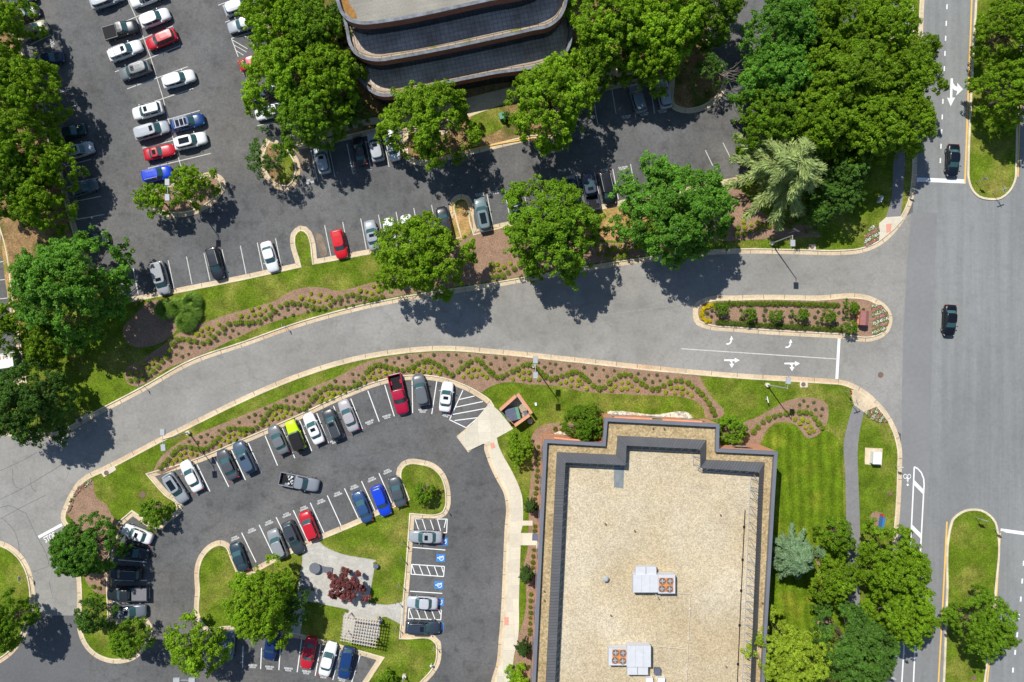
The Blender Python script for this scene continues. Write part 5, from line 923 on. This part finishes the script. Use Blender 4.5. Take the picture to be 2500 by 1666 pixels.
ac(1486,1584,1530.5,1625, [(1503,1594),(1521,1594.7),(1501.6,1612.5),(1520.3,1614)], (1531,1577.5,1589,1629), (1531.5,1629.5,1582,1648), 'rooftop air conditioner with its four fans on the left')
def roofthing(nm, x, y, r, h, m, label, cat, group=None, shape='cyl', sz=None, rz=0):
    p = P(x, y, 7.0+h); mb = MB()
    if shape == 'cyl': mb.tube((0,0,0),(0,0,h*.7),r*.6,n=10); mb.rings([[(math.cos(k*.524)*q, math.sin(k*.524)*q, z) for k in range(12)] for q, z in ((r*.75,h*.6),(r,h*.8),(r*.7,h),(r*.1,h*1.06))])
    else: mb.box(0,0,h/2,sz[0],sz[1],h,top=.96); mb.box(0,0,h+.02,sz[0]*.8,sz[1]*.75,.05); 
    o = mb.obj(nm, m); o.location = (p.x, p.y, 7.006); o.rotation_euler = (0,0,rz); tag(o, label, cat, group); return o
roofthing('turbine_vent', 1479, 1415, .42, .8, M['steel'], 'shiny round turbine vent on the gravel roof left of the air conditioner', 'roof vent')
for x, y, l in ((1478,1280,'near the left side of the gravel roof'),(1550,1297,'with a grey base in the upper middle of the gravel roof'),(1760,1258,'at the upper right of the gravel roof'),(1492,1504,'between the round vent and the lower air conditioner'),(1774,1630,'at the lower right of the gravel roof'),(1328.5,1445,'on the left gravel strip, upper one'),(1328.5,1467,'on the left gravel strip, lower one'),(1595,1046,'on the top gravel strip, left one'),(1622,1047,'on the top gravel strip, right one'),(1862,1473,'on the right gravel strip')):
    roofthing('vent_pipe', x, y, .12, .45, M['iron'], 'short vent pipe '+l, 'vent pipe')
roofthing('roof_unit', 1605.6, 1641, .5, .7, M['slateblue'], 'small blue grey rooftop unit at the bottom of the gravel roof', 'roof unit', None, 'box', (.85,.85))
roofthing('roof_unit', 1586, 1663, .5, .7, M['whitepaint'], 'white rooftop unit left of the blue grey one at the bottom edge', 'roof unit', None, 'box', (1.0,.8), .1); roofthing('roof_unit', 1615, 1663, .5, .7, M['whitepaint'], 'white rooftop unit right of the blue grey one at the bottom edge', 'roof unit', None, 'box', (1.0,.8), -.1)
def pipe(pts, r, m, label, z=7.15, nm='roof_pipe', cat='pipe'):
    mb = MB(); q = [P(x, y, z) for x, y in pts]
    for a, b in zip(q, q[1:]):
        mb.tube(a, b, r, n=5); l_ = (b-a).length
        for k in range(int(l_/4)): c = a.lerp(b, (k+.5)/max(1,int(l_/4))); mb.box(c.x, c.y, 7.08, .3, .3, .12)
    tag(mb.obj(nm, m), label, cat)
pipe([(1649,1449),(1686,1450),(1676,1670)], .05, M['wood'], 'thin pale gas pipe running down the right half of the gravel roof')
pipe([(1530,1571),(1590,1577),(1679,1586)], .05, M['wood'], 'thin pale gas pipe joining the lower air conditioner to the long pipe')
pipe([(1819,1245),(1815,1330),(1808,1480),(1800,1670)], .06, M['black'], 'dark cable tray running along the right side of the gravel roof', nm='cable_tray', cat='cable')
tag(link('mast', (lambda b: (b.tube((0,0,0),(0,0,1.7),.06,n=6), b.mesh('mast', M['whitepaint']))[1])(MB())), 'short white mast below the upper air conditioner', 'mast').location = P(1600,1450,7.3)-Vector((0,0,.3))
# ================================================================ terraced office building
M['darkframe'] = mat('dark_window_frame', (.05,.045,.045), .5, .05, 3)
off = empty('office_building', (0,0,0)); tag(off, 'terraced red brick office building with rounded corners and paved decks', 'building')
LV = [(12.2, [(812,-200,1),(814,-60),(820.7,0),(834.7,35.7),(845,47),(863,55.5),(881,59),(906,58.5),(929,55.6),(1200,1),(1290,-18),(1328,-38),(1350,-75),(1356,-200,1)]),
      (8.7, [(826,-200,1),(832,0),(837,36),(845,76),(852.6,110),(865,130),(886,143),(906,148),(931.6,149),(957,145),(1200,97),(1302,74),(1343,64),(1366,46),(1382,15),(1386,-20),(1385,-200,1)]),
      (5.2, [(850,-200,1),(857,80),(862.8,127.6),(868,163),(875.5,191),(893,214),(919,232),(939,236),(965,233),(1090,204),(1200,182),(1338,156),(1373,139),(1389,120),(1395,102),(1396.5,76),(1393,46),(1390,0),(1386,-200,1)])]
for i, (z, pts) in enumerate(LV):
    w_ = world(smooth(pts, 7), z); c_in = inset(w_, .38); fb = z-1.75
    ribbon('parapet_cap', inset(w_, -.05), c_in, z, M['greycap'], off, drop=z-.18, drop_in=z-1.0)
    mb = MB()
    for k in range(len(w_)): a, b = w_[k], w_[(k+1)%len(w_)]; mb.quadpts([(a.x,a.y,fb),(b.x,b.y,fb),(b.x,b.y,z-.1),(a.x,a.y,z-.1)])
    mb.obj('brick_fascia', M['darkbrick'], off); core = inset(w_, .22)
    ribbon('soffit', w_, core, fb+.01, M['darkbrick'], off)
    zf = LV[i+1][0]-.75 if i < 2 else 0
    mb = MB(); acc = 0
    for k in range(len(core)):
        a, b = core[k], core[(k+1)%len(core)]; mb.m = 0; mb.quadpts([(a.x,a.y,zf),(b.x,b.y,zf),(b.x,b.y,fb+.02),(a.x,a.y,fb+.02)]); mb.m = 1; l_ = (b-a).length; d = (b-a)/max(l_,1e-6); s = 0
        while acc+s < l_: q = a+d*(acc+s); mb.box(q.x, q.y, (zf+fb)/2, .10, .10, fb-zf-.02, math.atan2(d.y,d.x)); s += 2.2
        acc = (acc+s-l_) if s else acc-l_
    mb.obj('window_band', [M['glassdark'], M['darkframe']], off)
    fl = sheet('roof_deck' if i == 0 else 'terrace_deck', c_in, z-.8, M['deck'] if i == 0 else M['tile'], off)
    if i:
        rib_i = inset(c_in, .75); ribbon('planter_border', c_in, rib_i, z-.62, M['band'], fl, drop_in=z-.8)
        mb = MB(); pr = None; acc = 0; rl = inset(w_, .55)
        for k in range(len(rl)):
            a, b = rl[k], rl[(k+1)%len(rl)]
            if a.y > 65: continue
            mb.tube((a.x,a.y,z+.28),(b.x,b.y,z+.28),.03,n=4,cap=False); acc += (b-a).length
            if acc > 1.8 or k % 3 == 0: acc = 0; mb.tube((a.x,a.y,z-.62),(a.x,a.y,z+.28),.025,n=4,cap=False)
        mb.obj('railing', M['black'], off)
mb = MB(); q = [P(x, y, 11.44) for x, y in ((829,-20),(845,-20),(852,8),(868,30),(871,45),(858,45),(840,26),(831,5))]; mb.quadpts(q[::-1]); mb.obj('roof_stain', M['rust'], off)
# ================================================================ street furniture
def lamp(base, h, arms, label, group='tall lamp posts', ring_c=True):
    p = P(*base); o = empty('lamp_post', (p.x,p.y,.12)); tag(o, label, 'lamp post', group)
    mb = MB(); mb.tube((0,0,0),(0,0,.55),.33,.31,14); mb.obj('concrete_base', M['conc'], o)
    mb = MB(); mb.tube((0,0,.55),(0,0,h),.10,.06,8); mb.obj('pole', M['steel'], o)
    for dx, dy in arms:
        mb = MB(); mb.tube((0,0,h-.1),(dx*.55,dy*.55,h),.04,n=5); mb.obj('arm', M['steel'], o)
        a = math.atan2(dy, dx); mb = MB(); mb.box(dx*1.05, dy*1.05, h, .95, .68, .22, a, top=.9); hd = mb.obj('lamp_head', M['steel'], o)
        mb = MB(); mb.box(dx*1.05, dy*1.05, h-.12, .7, .5, .03, a); mb.obj('lens', M['lens'], hd)
HL = 8.9
lamp((1883,595), HL, ((0,-1),), 'tall lamp post whose shadow falls across the driveway at the right'); lamp((1871.5,940), HL, ((.1,1),), 'tall lamp post on the lawn above the kidney-shaped bed')
lamp((1303,893), HL, ((0,1),(0,-1)), 'tall double lamp post between the zigzag shrubs above the bin enclosure'); lamp((462,1056), HL, ((0,1),(.1,-1)), 'tall double lamp post at the left end of the zigzag bed')
lamp((473,492), HL, ((0,1),(0,-1)), 'tall double lamp post on the oval island'); lamp((511,1598), HL, ((1,0),(-1,0)), 'tall double lamp post at the bottom under the loose bright tree'); lamp((988,1649), HL, ((0,1),(0,-1)), 'tall lamp post on the lower tip of the middle lawn')
def sign(base, h, w_, hh, rz, m, label, shape='rect', col2=None, pole='steel', two=False, group=None, txt=None):
    p = P(*base); o = empty('street_sign', (p.x,p.y,.12), R(rz)); tag(o, label, 'sign', group)
    mb = MB(); mb.tube((0,0,0),(0,0,h),.035,n=6); mb.obj('pole', M[pole], o); mb = MB()
    if shape == 'oct': mb.rings([[(x_, math.cos(a)*w_/2, h-hh/2+math.sin(a)*w_/2) for a in [R(22.5+45*k) for k in range(8)]] for x_ in (.04,.07)])
    else: mb.box(.055,0,h-hh/2,.03,w_,hh)
    so = mb.obj('sign_panel', M[m], o)
    if two: mb = MB(); mb.box(0,0,h+.12,w_*1.1,.03,.2); mb.obj('name_plate', M['steel'], o)
    if txt: 
        t = text(txt, 1250, 833, hh*.3, 0, parent=so); t.location = (.075,0,h-hh/2); t.rotation_euler = (R(90),0,R(90)); t.data.materials[0] = M['white']
for i, q in enumerate(((1295,405),(1283,537),(1268,750),(1245,888),(1243,1105))):
    b = Z('n', [q])[0]; sign(b, 2.0, .3, .45, 0, 'signblue', ['first (topmost)','second','third','fourth','fifth (lowest)'][i]+' of the thin sign posts along the accessible bays', group='sign posts of the accessible bays')
sign(Z('n', [(1548,1258)])[0], 2.0, .3, .45, 0, 'steel', 'thin sign post on the lower tip of the middle lawn'); sign(Z('n', [(1640,135)])[0], 2.0, .3, .45, 0, 'steel', 'thin sign post on the right kerb of the tip of the middle lawn')
sign((2381,446), 2.8, .6, .75, 80, 'steel', 'sign on the tip of the upper grass median, left one'); sign((2421,472), 3.0, 1.0, .3, 20, 'steel', 'street name sign at the lower end of the upper grass median', two=True)
sign((2379,1262), 2.9, .8, .9, 80, 'steel', 'pale sign on the tip of the lower grass median'); sign((2424.8,1290.7), 2.4, .6, .75, 90, 'steel', 'oval-shadow keep right sign on the right kerb of the lower grass median')
sign((2060.6,956), 2.6, .75, .75, 10, 'signred', 'red stop sign beside the curb ramp', 'oct', txt='STOP'); sign((2072.6,980), 2.7, .9, .22, 20, 'steel', 'street name sign on a pole beside the curb ramp', two=True)
sign((2182.8,1136.6), 2.3, .6, .6, 90, 'whitepaint', 'white sign on the kerb next to the bicycle symbol'); sign((1925,570), 3.4, .9, .75, 60, 'steel', 'grey sign near the lamp post under the wood edge')
sign((2212,470), 2.3, .6, .6, 80, 'steel', 'grey sign in shadow beside the kerb of the main road'); sign((352,941), 2.0, .45, .45, 10, 'steel', 'small sign at the left end of the upper shrub bed'); sign((697,795), 2.0, .45, .45, 10, 'steel', 'small sign on the grass strip along the upper kerb of the driveway')
sign((2160,1640), 2.6, .8, .8, 80, 'whitepaint', 'white sign at the kerb near the bottom edge of the photo'); sign((70,1403), 2.4, .6, .6, 180, 'steel', 'small sign on the kerb of the round island at the left edge')
def simple(nm, mb, m, label, cat, x=0, y=0, z=.12, rz=0, group=None, px=True):
    o = mb.obj(nm, m); 
    if px: p = P(x, y, z); o.location = (p.x, p.y, z); o.rotation_euler = (0,0,R(rz))
    return tag(o, label, cat, group)
for x, y, r, z, l in ((195,1026,.33,.165,'round manhole cover on a concrete pad at the left kerb'),(259.7,1155,.36,.165,'round manhole cover on a concrete pad near the lower left bend'),(1982.6,602.6,.33,.165,'round manhole cover on a pad by the upper kerb of the driveway'),(1961.5,939,.33,.165,'round manhole cover on a pad by the lower kerb of the driveway'),
                      (2150,915.6,.42,.012,'round manhole cover in the asphalt of the intersection'),(348,1208,.48,.135,'round manhole cover in the lawn tip above the lower left row'),(2378,1655,.35,.135,'round manhole cover on the lower grass median'),(2174,1205,.3,.135,'grey valve cover in the grass near the bike lane')):
    mb = MB(); mb.tube((0,0,0),(0,0,.02),r,n=22); ring(mb, Vector((0,0,0)), r*.9, .04, .028); ring(mb, Vector((0,0,0)), r*.5, .03, .028); simple('manhole_cover', mb, M['iron'], l, 'manhole cover', x, y, z)
# transformer
o = empty('utility_box', P(2136,1117,.6), R(-3)); o.location.z = .15; tag(o, 'white green-tinted utility box on a concrete pad in the right lawn', 'utility box')
mb = MB(); mb.box(0,0,.6,1.15,1.72,1.2); mb.obj('cabinet', M['whitepaint'], o); mb = MB(); mb.box(0,0,1.23,1.22,1.8,.06); mb.box(.25,.0,1.27,.65,1.76,.03); mb.obj('lid', M['whitepaint'], o); mb = MB(); mb.box(0,-.875,.6,.9,.02,.9); mb.obj('door', M['acpaint'], o)
# monument sign
o = empty('monument_sign', P(2106,777,.8), R(-4)); o.location.z = .13; tag(o, 'pink granite monument sign with a ridged top at the right end of the driveway median', 'sign')
mb = MB(); mb.box(0,0,.55,1.2,2.05,1.1); mb.box(-.55,0,.35,.35,2.0,.7); mb.obj('base', M['brick'], o)
mb = MB(); mb.rings([[(-.62,y,1.1),(.62,y,1.1),(.62,y,1.3),(0.05,y,1.62),(-.62,y,1.3)] for y in (1.06,-1.06)]); mb.obj('cap', M['pinkstone'], o)
# blue sign, bottom right
o = empty('panel_sign', P(2152,1277,.8), R(-8)); o.location.z = .13; tag(o, 'blue panel sign with a white edge standing in a mulch patch beside the path', 'sign')
mb = MB(); mb.box(0,0,.75,.38,2.0,1.1,top=.9); mb.obj('panel', M['signblue'], o); mb = MB(); mb.box(.26,0,.1,.25,2.2,.2); mb.obj('base', M['whitepaint'], o); mb = MB(); mb.box(.05,1.1,.5,.3,.25,.9); mb.obj('end_post', M['signred'], o)
# bin enclosure
o = empty('bin_enclosure', P(1258,1003,0), 0); tag(o, 'square terracotta brick bin enclosure beside the concrete pad', 'enclosure'); ec = Vector(o.location)
cn = [P(x, y, 2.1)-ec for x, y in ((1215.8,1001.4),(1263,960),(1300.7,1013),(1256.4,1045))]
def wallseg(a, b, h, t, m, nm, dz=0, par=o):
    mb = MB(); d = (b-a); l_ = d.length; mb.box((a.x+b.x)/2, (a.y+b.y)/2, h/2+dz, l_, t, h, math.atan2(d.y,d.x)); return mb.obj(nm, m, par)
ctr = sum(cn, Vector())/4
inc = [c+(ctr-c).normalized()*.3 for c in cn]
wallseg(inc[0], inc[1]-(inc[1]-inc[0]).normalized()*.2, 2.1, .40, M['brick'], 'wall'); wallseg(inc[1]+(inc[1]-inc[0]).normalized()*.2, inc[2]+(inc[1]-inc[0]).normalized()*.2, 2.097, .40, M['brick'], 'wall'); wallseg(inc[2]-(inc[2]-inc[3]).normalized()*.2, inc[3], 2.1, .40, M['brick'], 'wall')
wallseg(inc[3]+(inc[0]-inc[3]).normalized()*.25, (inc[0]+inc[3])/2, 1.8, .07, M['rustpaint'], 'gate'); wallseg((inc[0]+inc[3])/2, inc[0], 1.8, .08, M['slateblue'], 'gate')
mb = MB(); mb.quadpts([Vector((c.x,c.y,.17)) for c in inc][::-1]); mb.obj('floor', M['greyconc'], o)
d_ = (cn[3]-cn[2]).normalized(); rzb = math.atan2(d_.y, d_.x)
dp = P(1252.5,1012,1.4); o2 = empty('dumpster', (dp.x,dp.y,.17), R(14)); tag(o2, 'green dumpster with a ribbed blue grey lid inside the brick enclosure', 'dumpster')
mb = MB(); mb.box(0,0,.6,1.9,1.8,1.2); mb.obj('bin', M['green'], o2); mb = MB(); mb.box(-.3,0,1.26,1.5,1.85,.07)
for k in range(12):
    if k != 6: mb.box(-.3,-.85+k*.15,1.31,1.4,.05,.03)
mb.obj('lid', M['slateblue'], o2)
mb = MB(); mb.box(0,0,.5,.55,.9,1.0,top=.9); mb.box(0,0,1.02,.45,.7,.08); simple('wheeled_bin', mb, M['slateblue'], 'dark wheeled bin in the corner of the brick enclosure', 'bin', 1284, 1009, .17, 35)
mb = MB(); mb.box(0,0,.2,1.4,.9,.4); mb.box(.3,.2,.5,.5,.4,.3,.4); simple('cardboard_heap', mb, M['band'], 'heap of pale boxes beside the dumpster', 'boxes', 1276, 1000, .17, -40)
mb = MB(); mb.rings([[(math.cos(k*1.047)*q, math.sin(k*1.047)*q, z) for k in range(6)] for q, z in ((.42,0),(.46,.4),(.36,.55),(.18,.56))]); simple('planter_pot', mb, M['greyconc'], 'grey hexagonal pot in the shadow of the brick enclosure', 'pot', 1294, 1028, .12)
mb = MB(); mb.box(0,0,.1,.3,.45,.2); simple('valve_box', mb, M['whitepaint'], 'small white box in the grass right of the brick enclosure', 'valve box', 1308, 987, .12, 10)
mb = MB(); mb.tube((0,0,0),(0,0,.75),.13,n=10); mb.tube((-.22,0,.5),(.22,0,.5),.07,n=8); mb.tube((0,0,.75),(0,0,.9),.16,.03,10); simple('fire_hydrant', mb, M['whitepaint'], 'white fire hydrant on the lower tip of the middle lawn', 'hydrant', 1053.5, 1622.5, .12)
mb = MB(); mb.box(0,0,.5,.10,.10,1.0); mb.box(0,0,1.02,.14,.9,.05); simple('marker_post', mb, M['whitepaint'], 'white marker bar in the lawn below the right lamp post', 'marker', 1869, 975, .12, 12)
mb = MB(); mb.box(0,0,.45,.45,1.0,.9,top=.9); mb.box(0,0,.92,.4,.9,.05); simple('grey_cabinet', mb, M['acpaint'], 'narrow pale metal box among bushes under the wood', 'utility box', 2145, 488, .12, -20)
mb = MB(); mb.box(0,0,.5,.6,.8,1.0); mb.box(.1,0,1.03,.7,.9,.05); simple('green_bin', mb, M['green'], 'green bin in front of the office terraces', 'bin', 1224, 288, .12, 15)
# pergola
o = empty('pergola', P(880,1538,0)); tag(o, 'pale slatted pergola over the patio', 'pergola'); pc = Vector(o.location); c4 = [P(x, y, 2.75)-pc for x, y in ((842,1503),(926,1515),(911,1578),(834,1558))]
c4 = [P(x, y, 2.75)-pc for x, y in ((843,1503),(926,1514),(916,1578),(833,1562))]
def lerp2(u, v): return (c4[0].lerp(c4[1], u)).lerp(c4[3].lerp(c4[2], u), v)
for k in range(14):
    u = k/13; a, b = lerp2(u,-.06), lerp2(u,1.06); d = b-a; mb = MB(); mb.box((a.x+b.x)/2,(a.y+b.y)/2,2.85,d.length,.05,.15,math.atan2(d.y,d.x)); mb.obj('rafter', M['wood'], o)
for k in range(9):
    v = k/8; a, b = lerp2(-.04,v), lerp2(1.04,v); d = b-a; mb = MB(); mb.box((a.x+b.x)/2,(a.y+b.y)/2,2.98,d.length,.07,.08,math.atan2(d.y,d.x)); mb.obj('slat', M['wood'], o)
for k, v in enumerate((.12,.88)):
    a, b = lerp2(0,v), lerp2(1,v); d = b-a; mb = MB(); mb.box((a.x+b.x)/2,(a.y+b.y)/2,2.68,d.length,.09,.18,math.atan2(d.y,d.x)); mb.obj('beam', M['wood'], o)
    for u in (.08,.92): q = lerp2(u,v); mb = MB(); mb.box(q.x,q.y,1.36,.16,.16,2.45); mb.obj('post', M['wood'], o)
# patio furniture
def table(x, y, r, label):
    p = P(x, y, .7); o = empty('patio_table', (p.x,p.y,.14)); tag(o, label, 'table'); mb = MB(); mb.tube((0,0,.70),(0,0,.74),r,n=24); mb.obj('tabletop', M['tablegrey'], o)
    mb = MB(); mb.tube((0,0,0),(0,0,.7),.05,n=8); mb.tube((0,0,0),(0,0,.04),.3,n=12); mb.obj('pedestal', M['black'], o)
def chair(x, y, rz, label):
    p = P(x, y, .45); o = empty('patio_chair', (p.x,p.y,.14), R(rz)); tag(o, label, 'chair', 'patio chairs'); mb = MB(); [mb.box(0,-.22+k*.088,.44,.5,.05,.03) for k in range(6)]; mb.obj('seat', M['black'], o)
    mb = MB(); [mb.box(-.27,-.22+k*.11,.68,.03,.03,.46) for k in range(5)]; mb.box(-.28,0,.92,.05,.52,.04); mb.obj('backrest', M['black'], o)
    for a in (-1,1):
        for b in (-1,1): mb = MB(); mb.box(a*.23,b*.23,.21,.03,.03,.42); mb.obj('leg', M['black'], o)
        mb = MB(); mb.box(0,a*.27,.64,.5,.04,.03); mb.obj('armrest', M['black'], o)
table(769, 1387, .82, 'round grey patio table beside the rectangular mat'); table(745, 1428, .75, 'round dark patio table shaded by the bright tree')
mb = MB(); mb.box(0,0,.22,1.35,.85,.06); mb.box(.62,.0,.22,.45,.8,.04)
for k in range(6): mb.box(-.55+k*.22,0,.26,.03,.8,.02)
for a in (-1,1):
    for b in (-1,1): mb.box(a*.6,b*.36,.1,.06,.06,.2)
simple('lounge_bench', mb, M['tablegrey'], 'rectangular grey slatted bench right of the round patio table', 'bench', 798, 1390, .14, -8)
for x, y, r, l in ((836,1396,100,'left of the two wire chairs above the maple'),(854,1395,70,'right of the two wire chairs above the maple'),(764,1437,180,'wire chair right of the shaded round table'),(741,1449,90,'wire chair below the shaded round table'),(731,1407,-70,'wire chair in tree shade above the shaded round table')): chair(x, y, r, l)
for x, y, l in ((915,1376,'dark planter with yellow flowers at the right corner of the patio'),(925,1509,'dark planter beside the top right corner of the pergola')):
    mb = MB(); mb.rings([[(math.cos(k*.524)*q, math.sin(k*.524)*q, z) for k in range(12)] for q, z in ((.22,0),(.36,.55),(.4,.6))]); simple('planter', mb, M['slateblue'], l, 'planter', x+4, y+4, .14)
    shrubs('y', [(x, y)], 'yellow flowering plant in the '+('planter at the patio corner' if x < 920 else 'planter by the pergola'), None, 'plant', 'potted_plant', .75, (.35,.36,.02))
for x, y, s in ((846,1492,.9),(908,1566,1.1),(925,1520,.6)): shrubs('l', [(x, y)], {846:'climbing plant at the top left post of the pergola',908:'climbing plant at the lower right post of the pergola',925:'climbing plant at the top right post of the pergola'}[x], None, 'plant', 'climbing_plant', s, MD)
mb = MB(); mb.tube((0,0,0),(0,0,.8),.05,n=6); mb.tube((0,0,.78),(0,0,.84),.1,n=10); simple('bollard', mb, M['whitepaint'], 'short pale post inside the yellow kerb tongue', 'post', 1122, 489, .13)
print('cars', ncar[0], 'objects', len(bpy.data.objects))
